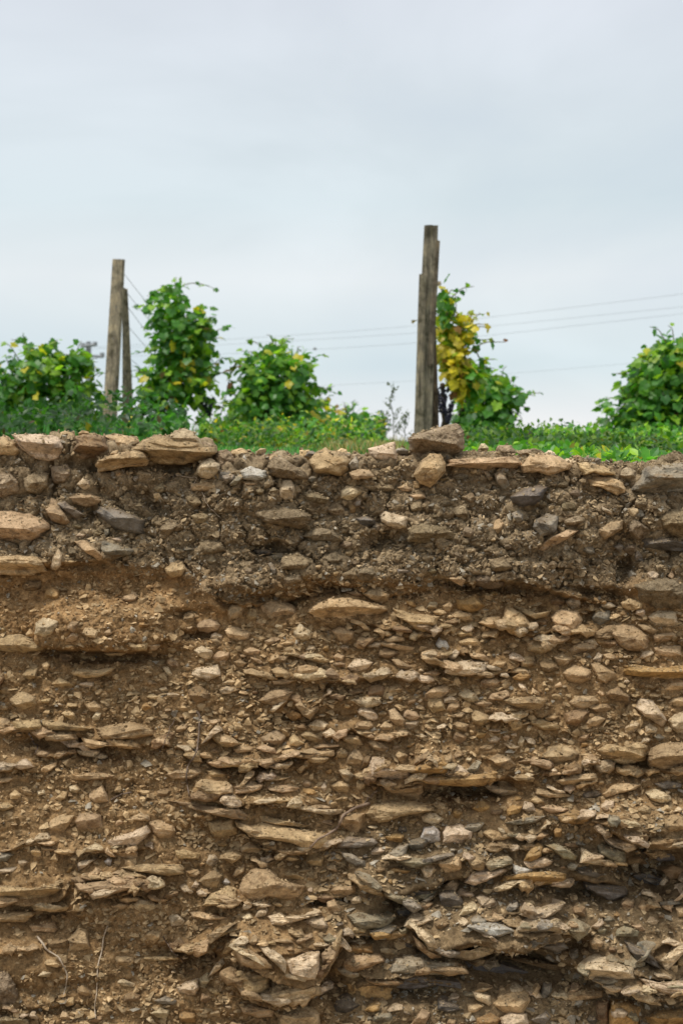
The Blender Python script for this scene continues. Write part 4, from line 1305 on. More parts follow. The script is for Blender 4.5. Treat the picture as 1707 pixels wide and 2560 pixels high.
GREEN = np.array((.070, .215, .028)); DEEP = np.array((.032, .118, .022)); LIME = np.array((.22, .38, .03))
YEL = np.array((.52, .42, .03)); BRN = np.array((.20, .085, .03))
def leaf_cols(n, mix):
    """mix: weights of deep, green, lime, yellow, brown"""
    pal = np.array([DEEP, GREEN, LIME, YEL, BRN])
    k = rng.choice(5, n, p=np.array(mix) / sum(mix))
    k2 = rng.choice(5, n, p=np.array(mix) / sum(mix))
    t = rng.random((n, 1)) * .45
    return (pal[k] * (1 - t) + pal[k2] * t) * (.75 + .5 * rng.random((n, 1)))
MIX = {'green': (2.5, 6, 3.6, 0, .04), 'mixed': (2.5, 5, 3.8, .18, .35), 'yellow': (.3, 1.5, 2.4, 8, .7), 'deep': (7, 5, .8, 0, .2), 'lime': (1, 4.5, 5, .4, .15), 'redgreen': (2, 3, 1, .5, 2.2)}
M_BARK = plain_mat('vine_bark', [(.3, (.035, .026, .02)), (.6, (.10, .075, .055))], 60, .8, stretch=(1, 1, .3))
M_SHOOT = plain_mat('green_cane', [(.3, (.10, .12, .04)), (.7, (.17, .12, .06))], 40)
M_GRAPE = new_mat('dark_grape', .45, .4)[0]; M_GRAPE.node_tree.nodes['Principled BSDF'].inputs['Base Color'].default_value = (.014, .012, .028, 1)
# leaf meshes shared by the single leaves that can be told apart
LEAF_MESH = {}
for nm in MIX:
    LEAF_MESH[nm] = []
    for k in range(16):
        v, f = GL[k % 4]
        LEAF_MESH[nm].append(mesh_np('leaf', v, f, M_LEAF, np.tile(leaf_cols(1, MIX[nm])[0], (len(v), 1))))
def place_leaf(parent, nm, P, Rm, s):
    o = bpy.data.objects.new('leaf', random.choice(LEAF_MESH[nm]))
    o.parent = parent
    m = np.eye(4); m[:3, :3] = Rm * s; m[:3, 3] = P - np.array(parent.location)
    o.matrix_parent_inverse = Matrix.Identity(4)
    o.matrix_basis = Matrix(m.tolist())
    scene.collection.objects.link(o)
def vine(label, blobs, Yd, trunks=(), shoots=(), grapes=(), n_in=900, size=.085, single=60, thick=.45, cat='grapevine', droop=.55):
    """blobs: (px, py, rx, ry, mixname); Yd metres behind the rim; shoots: pixel paths with leaves along them"""
    sc = (Yd - CAM[1]) / FPX
    b0 = blobs[0]
    if trunks: base = at(*trunks[0][0][0], Yd)
    else: base = at(b0[0], b0[1] + b0[3], Yd)
    base[2] = float(terrain(base[0], Yd))
    root = empty('grapevine', base)
    tag(root, label, cat, 'grapevines on the vineyard edge')
    ar = np.array([b[2] * b[3] for b in blobs], float); ar /= ar.sum()
    P, O, C, nmix = [], [], [], []
    for (cx, cy, rx, ry, nm), w in zip(blobs, ar):
        n = max(12, int(n_in * w * .85))
        c = at(cx, cy, Yd); rad = np.array((rx * sc, max(thick, .45 * rx * sc), ry * sc))
        d = rng.normal(size=(n, 3)); d /= np.linalg.norm(d, axis=1)[:, None]
        r = rng.random(n) ** .55 * np.where(rng.random(n) < .12, rng.uniform(1.0, 1.35, n), .96)
        lumpy = 1 + .42 * vnoise(d[:, 0] * 2.3 + cx, d[:, 1] * 2.3 + cy, d[:, 2] * 2.3, 5)
        P.append(c + d * (r * lumpy)[:, None] * rad); O.append(d); C.append(leaf_cols(n, MIX[nm])); nmix += [nm] * n
    P = np.vstack(P); O = np.vstack(O); C = np.vstack(C); nmix = np.array(nmix)
    keep = P[:, 2] > terrain(P[:, 0], P[:, 1]) + .02
    P, O, C, nmix = P[keep], O[keep], C[keep], nmix[keep]
    S = size * .98 * rng.uniform(.55, 1.15, len(P))
    Rm = leaf_frames(len(P), O, droop)
    order = np.argsort(P[:, 1] - .6 * (O[:, 1] < 0))
    one = order[:single]; rest = order[single:]
    for i in one: place_leaf(root, nmix[i], P[i], Rm[i], S[i])
    fo = scatter('foliage', P[rest] - base, Rm[rest], S[rest], GL, C[rest], M_LEAF, parent=root)
    tag(fo, kind='stuff')
    for pts, r0 in trunks:
        p = smooth_path(pts, 14, 2.0, int(pts[0][0]))
        path = at(p[:, 0], p[:, 1], np.full(len(p), Yd) + .04 * np.sin(np.arange(len(p)) * .8))
        path[0, 2] = min(path[0, 2], terrain(path[0, 0], Yd) - .03)
        V, F = tube(path, r0 * np.linspace(1.1, .6, len(path)) * (1 + .2 * np.sin(np.arange(len(path)) * 2.1)), 8)
        obj_np('trunk', V - base, F, M_BARK, parent=root, smooth=True)
    auto = []
    for _ in range(int(8 + len(blobs) * 2.6)):      # short canes poking out of the crown all round
        bb = blobs[rng.integers(len(blobs))]; a = rng.uniform(-2.9, -.25)
        L0 = rng.uniform(18, 42) * (1.7 if rng.random() < .3 else 1)
        x0, y0_ = bb[0] + .85 * bb[2] * math.cos(a), bb[1] + .85 * bb[3] * math.sin(a)
        auto.append(([(x0, y0_), (x0 + L0 * .6 * math.cos(a), y0_ + L0 * .6 * math.sin(a)), (x0 + L0 * 1.1 * math.cos(a) + rng.uniform(-8, 8), y0_ + L0 * .8 * math.sin(a) + 6)], bb[4]))
    for pts, nm in list(shoots) + auto:
        p = smooth_path(pts, 14)
        dy = rng.uniform(-.2, .2)
        path = at(p[:, 0], p[:, 1], np.full(len(p), Yd + dy))
        V, F = tube(path, np.linspace(.006, .0025, len(path)), 5)
        obj_np('shoot', V - base, F, M_SHOOT, parent=root, smooth=True)
        L_ = np.linalg.norm(np.diff(path, axis=0), axis=1).sum()
        for q in np.arange(.0, 1.001, .05 / max(L_, .1)):
            k = q * (len(path) - 1); a = int(min(k, len(path) - 2)); pos = path[a] + (path[a + 1] - path[a]) * (k - a)
            side = np.array((rng.choice([-1, 1]) * .7, rng.uniform(-.8, .3), rng.uniform(-.3, .5)))
            Rl = leaf_frames(1, side[None] / np.linalg.norm(side), .6)[0]
            place_leaf(root, nm, pos + side * .02, Rl, size * rng.uniform(.6, 1.0) * (1 - .35 * q))
    for gx_, gy_, gw, gh in grapes:
        c = at(gx_, gy_, Yd - .12); hw, hv = gw * sc * 1.5, gh * sc * 1.05
        n = 90
        t_ = rng.random(n); a = rng.random(n) * 6.283
        rr_ = hw * (1 - .75 * t_) * .8
        Pg = c + np.stack([rr_ * np.cos(a), rr_ * np.sin(a), hv * (1 - 2 * t_)], -1)
        ico = bmesh.new(); bmesh.ops.create_icosphere(ico, subdivisions=1, radius=.5)
        ico.verts.index_update()
        sv = np.array([v.co[:] for v in ico.verts]); sf = np.array([[v.index for v in f.verts] for f in ico.faces]); ico.free()
        g = scatter('grape_bunch', Pg - base, np.tile(np.eye(3), (n, 1, 1)), np.full(n, .024), [(sv, sf)], np.tile((.02, .02, .04), (n, 1)), M_GRAPE, parent=root, smooth=True); g['kind'] = 'stuff'
    return root
vine('low green vine bush left of the two leaning posts', [(95, 960, 105, 85, 'mixed'), (40, 1000, 90, 80, 'green'), (190, 985, 62, 95, 'green'), (120, 900, 60, 40, 'lime'), (205, 900, 32, 38, 'green'), (120, 1055, 140, 40, 'deep'), (110, 1085, 200, 36, 'deep'), (250, 1080, 60, 36, 'deep')],
     9.8, trunks=[([(85, 1110), (88, 1060), (110, 990)], .02), ([(150, 1110), (158, 1060), (140, 990)], .02)],
     shoots=[([(75, 900), (66, 865), (58, 832)], 'green'), ([(190, 900), (196, 868), (205, 852)], 'green'), ([(30, 930), (18, 900), (15, 888)], 'green'), ([(110, 900), (120, 870), (140, 855)], 'green'), ([(225, 960), (245, 962), (258, 970)], 'green'), ([(205, 905), (230, 905), (245, 905)], 'green'), ([(0, 920), (-4, 890), (-2, 872)], 'green')], n_in=2100, size=.095, single=110)
vine('tall upright green vine with dark grapes, right of the two leaning posts', [(440, 850, 70, 100, 'green'), (400, 780, 38, 50, 'green'), (475, 880, 60, 90, 'mixed'), (430, 960, 85, 75, 'mixed'), (500, 960, 42, 85, 'lime'), (380, 985, 34, 60, 'green'), (350, 1085, 60, 30, 'deep'), (440, 755, 34, 42, 'green'), (500, 830, 35, 48, 'mixed')],
     11.2, trunks=[([(352, 1110), (355, 1040), (375, 1000), (402, 992)], .024), ([(505, 1100), (510, 1040), (500, 980)], .022)],
     shoots=[([(440, 740), (455, 712), (490, 706), (525, 716), (548, 728)], 'green'), ([(400, 750), (385, 738), (368, 740)], 'green'), ([(520, 840), (545, 825), (562, 818), (578, 818)], 'green'), ([(520, 800), (536, 790), (542, 788)], 'green'), ([(375, 870), (355, 880), (340, 885)], 'green'), ([(370, 930), (355, 960), (345, 990)], 'green'), ([(455, 740), (440, 722), (425, 728)], 'green'), ([(530, 880), (545, 880), (552, 890)], 'lime')],
     grapes=[(421, 1040, 10, 24), (446, 1038, 9, 20), (459, 1046, 6, 18), (520, 1020, 14, 24), (405, 1020, 8, 14)], n_in=1700, size=.095, single=150)
vine('round bushy green vine between the tall green vine and the tall split post', [(690, 960, 72, 90, 'green'), (650, 930, 50, 50, 'green'), (740, 930, 45, 55, 'mixed'), (700, 1020, 75, 60, 'green'), (625, 1000, 45, 55, 'green'), (760, 1000, 50, 60, 'mixed'), (690, 890, 35, 32, 'lime'), (640, 1040, 60, 50, 'green'), (700, 1085, 100, 28, 'deep')],
     10.6, trunks=[([(682, 1130), (680, 1070), (690, 1000)], .014), ([(720, 1130), (735, 1080), (745, 1030)], .012), ([(718, 1125), (719, 1060), (715, 1010)], .009)],
     shoots=[([(640, 930), (605, 905), (570, 898)], 'green'), ([(675, 880), (672, 866), (680, 856)], 'green'), ([(730, 900), (748, 878), (752, 874)], 'green'), ([(770, 920), (790, 890), (812, 885)], 'green'), ([(780, 960), (810, 972), (842, 984)], 'green'), ([(800, 1010), (825, 1012), (836, 1020)], 'green'), ([(590, 905), (575, 940), (565, 985), (560, 1030)], 'redgreen'), ([(580, 960), (600, 950), (608, 956)], 'redgreen'), ([(560, 1010), (550, 1040)], 'redgreen')], n_in=1500, size=.092, single=130)
vine('low yellowish vine at the foot of the round bushy green vine', [(800, 1060, 50, 52, 'yellow'), (775, 1030, 45, 48, 'lime'), (835, 1095, 45, 30, 'lime')], 11.5, trunks=[([(790, 1130), (792, 1080)], .014)], n_in=420, size=.085, single=40)
vine('scraggly low vine filling the gap between the tall upright vine and the round bushy vine', [(590, 1050, 40, 50, 'green'), (560, 1085, 45, 32, 'lime'), (615, 1085, 40, 36, 'mixed')], 12.2, trunks=[([(590, 1125), (592, 1080)], .012)], n_in=380, size=.085, single=35)
vine('small distant green vine left of the thin seeding weed', [(900, 1070, 42, 45, 'green'), (875, 1050, 25, 28, 'green'), (920, 1095, 34, 26, 'green')], 13.0, trunks=[([(900, 1130), (900, 1080)], .014)],
     shoots=[([(880, 1050), (866, 1030), (862, 1024)], 'green'), ([(925, 1060), (945, 1056)], 'green')], n_in=380, size=.08, single=35)
vine('yellow leaved vine climbing close behind the tall split post', [(1122, 850, 34, 60, 'yellow'), (1140, 900, 36, 70, 'yellow'), (1112, 780, 18, 60, 'mixed'), (1150, 950, 28, 60, 'yellow'), (1180, 960, 30, 50, 'lime'), (1165, 830, 14, 36, 'yellow')],
     8.3, trunks=[([(1112, 1110), (1110, 1040), (1106, 960)], .03)],
     shoots=[([(1105, 760), (1104, 730), (1100, 705)], 'yellow'), ([(1115, 790), (1128, 760), (1136, 742)], 'mixed'), ([(1125, 800), (1140, 775), (1138, 735)], 'mixed'), ([(1165, 830), (1180, 800), (1200, 782)], 'yellow'), ([(1180, 870), (1215, 855), (1262, 855)], 'redgreen'), ([(1190, 880), (1200, 900), (1240, 898)], 'mixed'), ([(1170, 840), (1200, 850), (1230, 848)], 'redgreen')],
     grapes=[(1104, 1000, 14, 30), (1120, 1030, 12, 26)], n_in=820, size=.08, single=120, thick=.25)
vine('drooping dark green vine right of the yellow leaved vine', [(1210, 1010, 62, 75, 'green'), (1250, 1010, 50, 58, 'green'), (1180, 1050, 60, 60, 'mixed'), (1200, 960, 34, 42, 'lime'), (1230, 1070, 45, 45, 'green')], 9.6, trunks=[([(1140, 1115), (1142, 1050), (1170, 1000)], .03)],
     shoots=[([(1270, 1010), (1295, 1015), (1325, 1020)], 'green'), ([(1255, 985), (1270, 975), (1285, 978)], 'green'), ([(1265, 1060), (1268, 1085), (1262, 1110)], 'green'), ([(1285, 1030), (1300, 1040), (1305, 1050)], 'green')], n_in=1150, size=.088, single=110)
vine('large rounded green vine bush at the right edge', [(1680, 980, 120, 110, 'green'), (1600, 1040, 90, 75, 'green'), (1660, 910, 62, 42, 'lime'), (1760, 930, 100, 80, 'green'), (1700, 1060, 170, 70, 'green'), (1800, 1020, 120, 110, 'green'), (1620, 960, 45, 50, 'green'), (1570, 1085, 85, 42, 'green'), (1690, 890, 60, 40, 'green')],
     8.6, trunks=[([(1690, 1140), (1695, 1060), (1700, 1000)], .03), ([(1800, 1140), (1795, 1060), (1790, 1000)], .03)],
     shoots=[([(1610, 945), (1575, 930), (1530, 935)], 'green'), ([(1580, 1000), (1540, 992), (1498, 1000)], 'green'), ([(1640, 900), (1618, 892), (1606, 890)], 'green'), ([(1690, 880), (1700, 866), (1712, 858)], 'green'), ([(1560, 1040), (1530, 1040), (1510, 1055)], 'green')], n_in=3900, size=.09, single=150)

# ------------------------------------------------------------------ posts and wires
M_WOOD = None
def wood_mat():
    m, t, b = new_mat('weathered_post_wood', .85, .25)
    L = t.links.new
    g = t.nodes.new('ShaderNodeTexCoord')
    mpn = t.nodes.new('ShaderNodeMapping'); mpn.inputs['Scale'].default_value = (1, 1, .07); L(g.outputs['Object'], mpn.inputs[0])
    n = t.nodes.new('ShaderNodeTexNoise'); n.inputs['Scale'].default_value = 90; n.inputs['Detail'].default_value = 5; n.inputs['Roughness'].default_value = .7
    L(mpn.outputs[0], n.inputs['Vector'])
    n2 = t.nodes.new('ShaderNodeTexNoise'); n2.inputs['Scale'].default_value = 9; n2.inputs['Roughness'].default_value = .7; n2.inputs['Detail'].default_value = 4; L(g.outputs['Object'], n2.inputs['Vector'])
    r = ramp_node(t, [(.30, (.05, .042, .032)), (.46, (.19, .165, .125)), (.60, (.30, .26, .19)), (.74, (.50, .45, .36))]); L(n.outputs['Fac'], r.inputs[0])
    r2 = ramp_node(t, [(.36, (.42, .42, .36)), (.5, (1, 1, 1)), (.64, (1.3, 1.25, 1.15))]); L(n2.outputs['Fac'], r2.inputs[0])
    a = t.nodes.new('ShaderNodeAttribute'); a.attribute_name = 'tint'
    x = t.nodes.new('ShaderNodeMix'); x.data_type = 'RGBA'; x.blend_type = 'MULTIPLY'; x.inputs[0].default_value = 1
    L(r.outputs[0], x.inputs[6]); L(r2.outputs[0], x.inputs[7])
    y = t.nodes.new('ShaderNodeMix'); y.data_type = 'RGBA'; y.blend_type = 'MULTIPLY'; y.inputs[0].default_value = 1
    L(x.outputs[2], y.inputs[6]); L(a.outputs['Color'], y.inputs[7]); L(y.outputs[2], b.inputs['Base Color'])
    bp = t.nodes.new('ShaderNodeBump'); bp.inputs['Strength'].default_value = .8; bp.inputs['Distance'].default_value = .006
    L(n.outputs['Fac'], bp.inputs['Height']); L(bp.outputs[0], b.inputs['Normal'])
    return m
M_WOOD = wood_mat()
M_WIRE = new_mat('galvanised_wire', .5, .4)[0]
nb = M_WIRE.node_tree.nodes['Principled BSDF']; nb.inputs['Base Color'].default_value = (.16, .16, .165, 1); nb.inputs['Metallic'].default_value = .5
def timber(pxb, pyb, pxt, pyt, Y0, Y1, wpx_b, wpx_t, seed, squareness=.0, tint=(1, 1, 1), jag=0.0, base=None, parent=None, name='post', depth_k=.85):
    """a weathered stake between two pixels: many rings, checks running along the grain, uneven cut top"""
    a = at(pxb, pyb, Y0); b = at(pxt, pyt, Y1)
    sc0 = (Y0 - CAM[1]) / FPX; sc1 = (Y1 - CAM[1]) / FPX
    a = a - (b - a) / np.linalg.norm(b - a) * .25
    nR, nS = 44, 26
    V = []
    for i in range(nR + 1):
        t = i / nR
        c = a + (b - a) * t
        r = (wpx_b * sc0 * (1 - t) + wpx_t * sc1 * t) / 2
        an = np.linspace(0, 2 * math.pi, nS, endpoint=False)
        cx, sx = np.cos(an), np.sin(an)
        q = (np.abs(cx) ** (2 + 6 * squareness) + np.abs(sx) ** (2 + 6 * squareness)) ** (-1 / (2 + 6 * squareness))
        rad = r * q * (1 + .05 * vnoise2(an * 1.2 + seed, an * 0 + t * 5, seed) + .045 * vnoise2(an * 6 + seed, an * 0 + t * 1.5, seed + 1))
        check = np.exp(-((((an - 4.9) + .1 * math.sin(t * 5)) % 6.283 - 0) / .10) ** 2) * .13 + np.exp(-((an - 4.1 - .1 * t) / .08) ** 2) * .09 * (t > .3)
        rad = rad * (1 - check)
        z = c[2] + (jag * vnoise2(an * 1.3 + seed, an * 0, seed + 2) if i == nR else 0)
        V.append(np.stack([c[0] + rad * cx, c[1] + rad * sx * depth_k, np.full(nS, z)], -1))
    V = np.vstack(V + [(a)[None], (b + np.array((0, 0, -.004)))[None]])
    F = []; j = np.arange(nS); j2 = (j + 1) % nS
    for i in range(nR):
        p, q = i * nS, (i + 1) * nS
        F.append(np.stack([p + j, p + j2, q + j2], -1)); F.append(np.stack([p + j, q + j2, q + j], -1))
    F.append(np.stack([nR * nS + j, nR * nS + j2, np.full(nS, len(V) - 1)], -1)); F.append(np.stack([j2, j, np.full(nS, len(V) - 2)], -1))
    org = a if base is None else base
    return obj_np(name, V - org, np.vstack(F), M_WOOD, np.tile(tint, (len(V), 1)), parent=parent), a, b
def nails(root, base, pts, Y0, r=.006):
    for px, py in pts:
        c = at(px, py, Y0)
        bm = bmesh.new(); bmesh.ops.create_cone(bm, cap_ends=True, segments=8, radius1=r, radius2=r * .7, depth=.02, matrix=Matrix.Translation(Vector(c - base)) @ Matrix.Rotation(math.pi / 2, 4, 'X'))
        me = bpy.data.meshes.new('nail'); bm.to_mesh(me); bm.free(); me.materials.append(M_WIRE)
        link(bpy.data.objects.new('nail', me), root)
YL = 9.3
bL = at(272, 1092, YL)
pl = empty('vineyard_post', bL); tag(pl, 'grey brown post leaning slightly right, front one of the two at the left', 'post')
timber(272, 1100, 298, 649, YL, YL + .1, 36, 30, 3, .25, (1.12, 1.08, 1.0), .004, base=bL, parent=pl, name='shaft')
nails(pl, bL, [(291, 768), (283, 846), (290, 948), (286, 1064), (271, 900)], YL - .05)
YB = 10.0
bB = at(326, 1092, YB)
pb = empty('vineyard_post', bB); tag(pb, 'thinner post leaning left behind the front leaning post, pointed top', 'post')
timber(322, 1100, 313, 722, YB, YB - .35, 33, 13, 5, .3, (.95, .93, .88), .01, base=bB, parent=pb, name='shaft')
nails(pb, bB, [(314, 934), (315, 1064)], YB - .22)
YR = 7.3
bR = at(1052, 1085, YR)
pr = empty('vineyard_post', bR); tag(pr, 'tall dark weathered split post right of centre, broken square top', 'post')
timber(1057, 1090, 1077, 564, YR, YR, 41, 33, 9, .8, (.86, .85, .82), .004, base=bR, parent=pr, name='shaft', depth_k=.6)
timber(1046, 1090, 1056, 687, YR - .04, YR - .04, 24, 17, 12, .7, (.95, .93, .88), .012, base=bR, parent=pr, name='splint', depth_k=.8)
timber(1080, 830, 1094, 604, YR - .02, YR - .02, 16, 10, 13, .5, (.60, .56, .52), .012, base=bR, parent=pr, name='splinter', depth_k=.8)
YR2 = 7.75
bR2 = at(1084, 1085, YR2)
p2 = empty('vineyard_post', bR2); tag(p2, 'dark brown stake half hidden behind the tall split post', 'post')
timber(1085, 1090, 1078, 760, YR2, YR2 - .2, 26, 18, 15, .5, (.42, .34, .30), .01, base=bR2, parent=p2, name='shaft')
# trellis wires from the left post back along its row
for k, (x0, y0_, x1, y1, lab) in enumerate([(312, 686, 470, 870, 'highest trellis wire leaving the left post'), (310, 722, 470, 905, 'second trellis wire from the top of the left post'),
                                      (322, 770, 450, 925, 'third trellis wire from the top, behind the left post'), (325, 820, 450, 950, 'fourth trellis wire from the top, behind the left post'), (330, 900, 440, 985, 'lowest trellis wire seen behind the left post')]):
    a = at(x0, y0_, 9.4); b = at(x1, y1, 14.0)
    path = np.stack([a + (b - a) * t - np.array((0, 0, .03 * math.sin(math.pi * t))) for t in np.linspace(0, 1, 12)])
    V, F = tube(path, .0022, 5)
    o = obj_np('trellis_wire', V, F, M_WIRE, smooth=True, loc=path[0]); tag(o, lab, 'wire', 'trellis wires of the left row')
# power lines and the far pole
YP = 80.0
M_CABLE = new_mat('power_cable', .6, .3)[0]; M_CABLE.node_tree.nodes['Principled BSDF'].inputs['Base Color'].default_value = (.24, .25, .26, 1)
base = at(222, 1180, YP); base[2] = float(terrain(base[0], YP))
up = empty('utility_pole', base); tag(up, 'distant utility pole with crossarms showing above the left vine bush', 'utility pole')
def box_between(name, a, b, w, parent, mat):
    V, F = tube(np.array([a, (np.array(a) + np.array(b)) / 2, b]), w, 8)
    return obj_np(name, V - base, F, mat, parent=parent)
pt = at(222, 858, YP)
box_between('pole', (pt[0], YP, base[2] - .5), pt, .16, up, M_CABLE)
box_between('crossarm', at(205, 866, YP), at(240, 862, YP - 1), .09, up, M_CABLE)
box_between('crossarm', at(208, 888, YP), at(258, 892, YP - 1), .08, up, M_CABLE)
for q in [(208, 860), (222, 856), (238, 857), (256, 884)]:
    a = at(q[0], q[1] + 8, YP); b = at(q[0], q[1] - 2, YP)
    box_between('insulator', a, b, .14, up, M_CABLE)
lines = [([(238, 868), (560, 849), (853, 830), (1045, 814), (1300, 784), (1707, 735), (2200, 668)], 'uppermost power line crossing behind the tall post'),
         ([(222, 872), (560, 862), (853, 845), (1045, 832), (1300, 808), (1707, 767), (2200, 712)], 'second power line from the top'),
         ([(256, 892), (640, 882), (853, 870), (1045, 857), (1300, 830), (1707, 784), (2200, 724)], 'third power line from the top, with a small dark clamp'),
         ([(208, 1002), (850, 962), (1045, 952), (1300, 932), (1560, 910), (2200, 852)], 'faint lowest power line far behind the vines')]
for k, (pts, lab) in enumerate(lines):
    p = smooth_path(pts, 50)
    t = (p[:, 0] - 220) / 1980.0
    path = at(p[:, 0], p[:, 1], YP - 25 * t)
    V, F = tube(path, .007 if k < 3 else .005, 5)
    o = obj_np('power_line', V, F, M_CABLE, smooth=True, loc=path[0]); tag(o, lab, 'power line', 'power lines')
    if k == 2:
        c = at(787, 872, YP - 25 * (787 - 220) / 1980.0) - path[0]
        V, F = tube(np.array([c - (.10, 0, 0), c - (.04, 0, 0), c + (.04, 0, 0), c + (.10, 0, 0)]), np.array((.03, .07, .07, .03)), 8)
        obj_np('clamp', V, F, M_CABLE, parent=o)

# ------------------------------------------------------------------ grass, ground cover, weeds
def blades(n, xs, ys, hmin, hmax, w, cols_, lean=.35):
    z = terrain(xs, ys)
    near = sstep(.9, .1, ys)
    z = np.where(ys < .9, z, z)
    hh = rng.uniform(hmin, hmax, n) * (.30 + .70 * sstep(0, 9, ys))
    a = rng.random(n) * 6.283
    dirx, diry = np.cos(a), np.sin(a)
    ln = lean * hh * rng.uniform(.3, 1.2, n)
    P = np.stack([xs, ys, z - .01], -1)
    mid = P + np.stack([dirx * ln * .35, diry * ln * .35, hh * .6], -1)
    tip = P + np.stack([dirx * ln, diry * ln, hh], -1)
    side = np.stack([-diry, dirx, 0 * a], -1) * w / 2
    V = np.stack([P - side, P + side, mid - side * .8, mid + side * .8, tip], 1).reshape(-1, 3)
    f = np.array([(0, 1, 3), (0, 3, 2), (2, 3, 4)])
    F = (f[None] + (np.arange(n) * 5)[:, None, None]).reshape(-1, 3)
    return V, F, np.repeat(cols_, 5, 0)
GG = np.array([(.06, .24, .045), (.10, .30, .05), (.035, .14, .03), (.16, .20, .05), (.33, .26, .10)])
def gcol(n, p): return GG[rng.choice(5, n, p=p)] * (.7 + .6 * rng.random((n, 1)))
n = 36000
ys = .9 + 11.5 * rng.random(n) ** 1.2
px = np.where(rng.random(n) < .2, rng.uniform(-900, -100, n), rng.uniform(-100, 1160, n))
xs = (px - 853.5) / FPX * (ys + 3.2)
gpat = fbm2(xs * 1.6, ys * 1.1, 3, 45)
V, F, C = blades(n, xs, ys, .022, .055, .006, gcol(n, (.40, .26, .20, .08, .06)) * (1.25 - .7 * sstep(-.25, .35, gpat))[:, None])
tag(obj_np('grass', V, F, M_GRASS, C), 'short green grass behind the rim under the vines', 'grass', kind='stuff')
n = 5200
ys = rng.uniform(4.5, 10.5, n); px = np.concatenate([rng.normal(150, 55, n // 2), rng.normal(330, 70, n - n // 2)])
xs = (px - 853.5) / FPX * (ys + 3.2)
V, F, C = blades(n, xs, ys, .06, .24, .008, gcol(n, (.40, .25, .2, .10, .05)), .3)
tag(obj_np('tall_grass', V, F, M_GRASS, C), 'taller grass clumps at the feet of the leaning posts', 'grass', kind='stuff')
n = 2400
ys = rng.uniform(3.0, 7.5, n); px = rng.normal(925, 55, n)
xs = (px - 853.5) / FPX * (ys + 3.2)
V, F, C = blades(n, xs, ys, .05, .13, .006, gcol(n, (.08, .1, .05, .22, .55)), .5)
tag(obj_np('dry_grass', V, F, M_GRASS, C), 'straw coloured dry grass left of the tall split post', 'grass', kind='stuff')
# leafy ground cover on the right, low herbs under the vines
def herb(name, label, n, pxr, yr, h0, h1, size, mix, pw=1.0):
    ys = rng.uniform(yr[0], yr[1], n); px = rng.uniform(pxr[0], pxr[1], n)
    hs = .25 + .75 * sstep(0, 6, ys)
    xs = (px - 853.5) / FPX * (ys + 3.2)
    bump = .5 + 1.1 * fbm2(xs * 2.6, ys * 1.6, 3, 44)
    zz = terrain(xs, ys) + hs * (h0 + (h1 - h0) * np.clip(bump, 0, 1.3)) * rng.random(n) ** .6
    O = rng.normal(size=(n, 3)); O[:, 2] = np.abs(O[:, 2]); O /= np.linalg.norm(O, axis=1)[:, None]
    o = scatter(name, np.stack([xs, ys, zz], -1), leaf_frames(n, O, .1), size * rng.uniform(.5, 1.3, n), SIMPLE, leaf_cols(n, mix) * (1.25 - .75 * sstep(-.35, .35, fbm2(xs * 1.7 + 9, ys * 1.2, 3, 46)))[:, None], M_LEAF)
    tag(o, label, 'plants', kind='stuff'); return o
herb('ground_cover', 'dense leafy green ground cover along the right half of the rim', 26000, (1130, 2300), (.45, 6.0), .01, .17, .031, (1.5, 6, 3.0, .1, .1))
herb('low_herbs', 'low yellow flecked herbs under the vines', 10000, (500, 960), (5.0, 12), .01, .24, .038, (3, 5, 3, .9, .1))
herb('undergrowth', 'mixed green undergrowth beneath the left vines', 9000, (-250, 470), (4.0, 12), .01, .30, .05, (9, 4, .6, .05, .2))
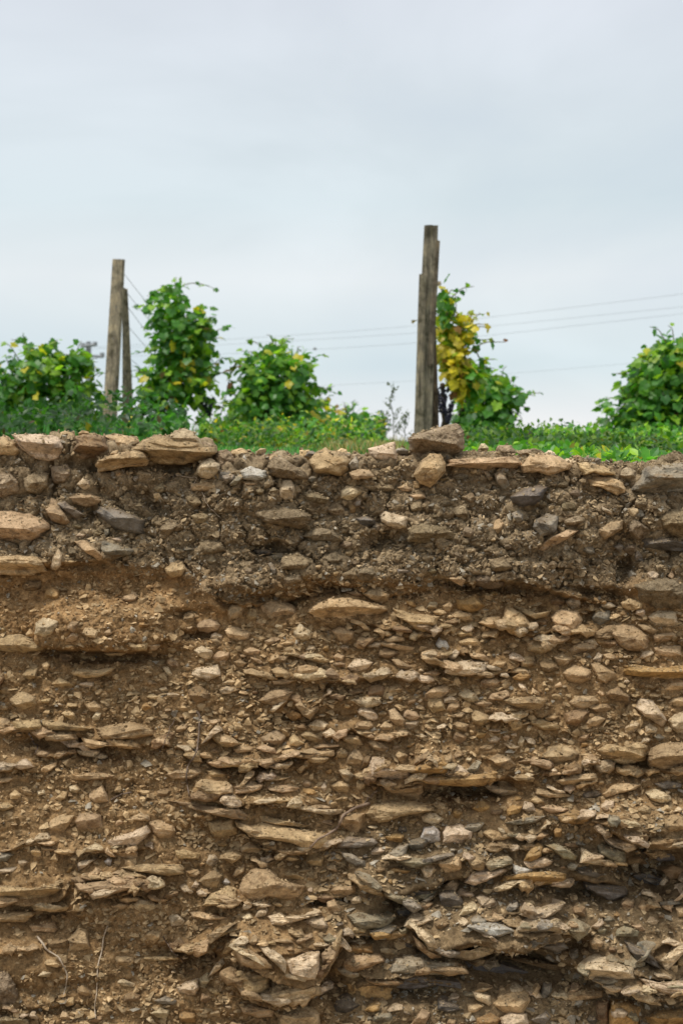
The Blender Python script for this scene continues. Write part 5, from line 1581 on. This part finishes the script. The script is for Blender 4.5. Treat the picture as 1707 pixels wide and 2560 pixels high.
def stalk_plant(name, label, pts, Yd, side, n_br, leaf=.02, r=.004, cat='weed', tone=(.10, .13, .07), grp=None):
    p = smooth_path(pts, 22, 1.5, int(pts[0][0]))
    path = at(p[:, 0], p[:, 1], np.full(len(p), Yd)); base = path[0].copy()
    path[0, 2] = float(terrain(base[0], Yd)) - .02
    root = empty(name, base); tag(root, label, cat, grp)
    V, F = tube(path, np.linspace(r, r * .4, len(path)), 5)
    c0 = np.array(tone)
    obj_np('stem', V - base, F, M_GRASS, np.tile(c0, (len(V), 1)), parent=root)
    Vs, Fs, off = [], [], 0; LP, LO = [], []
    for b in range(n_br):
        q = .12 + .85 * b / n_br; k = q * (len(path) - 1); a = int(k); s0 = path[a] + (path[min(a + 1, len(path) - 1)] - path[a]) * (k - a)
        L_ = side * (1 - q * .75) * rng.uniform(.5, 1.1)
        d = np.array((rng.choice([-1, 1]) * rng.uniform(.4, 1), rng.uniform(-.6, .6), rng.uniform(.5, 1.1))); d /= np.linalg.norm(d)
        pp = np.stack([s0 + d * L_ * t + np.array((0, 0, .15 * L_ * t * t)) for t in np.linspace(0, 1, 5)])
        V, F = tube(pp, np.linspace(r * .5, r * .25, 5), 4); Vs.append(V - base); Fs.append(F + off); off += len(V)
        for t in np.linspace(.2, 1, 9): LP.append(pp[0] + (pp[-1] - pp[0]) * t + rng.normal(size=3) * .006); LO.append(d)
    o = obj_np('side_stems', np.vstack(Vs), np.vstack(Fs), M_GRASS, np.tile(c0, (off, 1)), parent=root)
    for t in np.linspace(.5, 1, 14): LP.append(path[int(t * (len(path) - 1))] + rng.normal(size=3) * .008); LO.append(np.array((0, 0, 1.)))
    LP = np.array(LP); LO = np.array(LO)
    o = scatter('seed_heads', LP - base, leaf_frames(len(LP), LO, -.2), np.full(len(LP), leaf) * rng.uniform(.6, 1.4, len(LP)), SIMPLE, np.tile(c0 * 1.2, (len(LP), 1)) * rng.uniform(.6, 1.3, (len(LP), 1)), M_GRASS, parent=root)
    tag(o, kind='stuff')
    return root
stalk_plant('seeding_weed', 'tallest thin seeding weed, just left of the tall split post', [(985, 1110), (982, 1040), (975, 1000), (984, 960)], 8.0, .16, 16, .020)
stalk_plant('seeding_weed', 'short wispy weed left of the tallest seeding weed', [(965, 1110), (962, 1060), (958, 1030)], 8.3, .12, 10, .018)
stalk_plant('seeding_weed', 'wispy weed touching the foot of the tall split post', [(1012, 1112), (1012, 1060), (1018, 1030)], 8.2, .12, 12, .018)
for k, (x, yb, y1, Yd, sd_, lab) in enumerate([(205, 1100, 1005, 7.4, .10, 'thin grassy weed left of the front leaning post'), (165, 1100, 1020, 7.8, .12, 'bushy weed in front of the low left vine bush'),
                                          (385, 1110, 1045, 7.6, .08, 'small weed between the rear leaning post and the tall green vine'), (545, 1120, 1055, 7.0, .10, 'slender weed right of the tall green vine'),
                                          (870, 1130, 1070, 6.4, .09, 'dry weed stalk in front of the small distant vine'), (640, 1130, 1070, 6.6, .10, 'green weed stalk below the round bushy vine')]):
    stalk_plant('meadow_weed', lab, [(x, yb), (x + 4, (yb + y1) / 2), (x - 2, y1)], Yd, sd_, 10, .035, .0035, 'weed', (.30, .24, .10) if 'dry' in lab else (.06, .15, .035))
for k, (x, y1, Yd, lab) in enumerate([(1290, 1096, 5.2, 'leafy sprig standing up left of centre in the ground cover'), (1395, 1105, 5.0, 'single leafy sprig rising in the middle of the ground cover'),
                                      (1440, 1100, 5.4, 'small leafy sprig near the large right vine bush')]):
    stalk_plant('leafy_sprig', lab, [(x + 4, 1150), (x + 2, 1120), (x, y1)], Yd, .06, 6, .04, .003, 'sprig', (.05, .15, .03))
print('objects', len(bpy.data.objects), 'tris', sum(len(o.data.polygons) * (2 if o.name == 'earth_bank' else 1) for o in bpy.data.objects if o.type == 'MESH'))
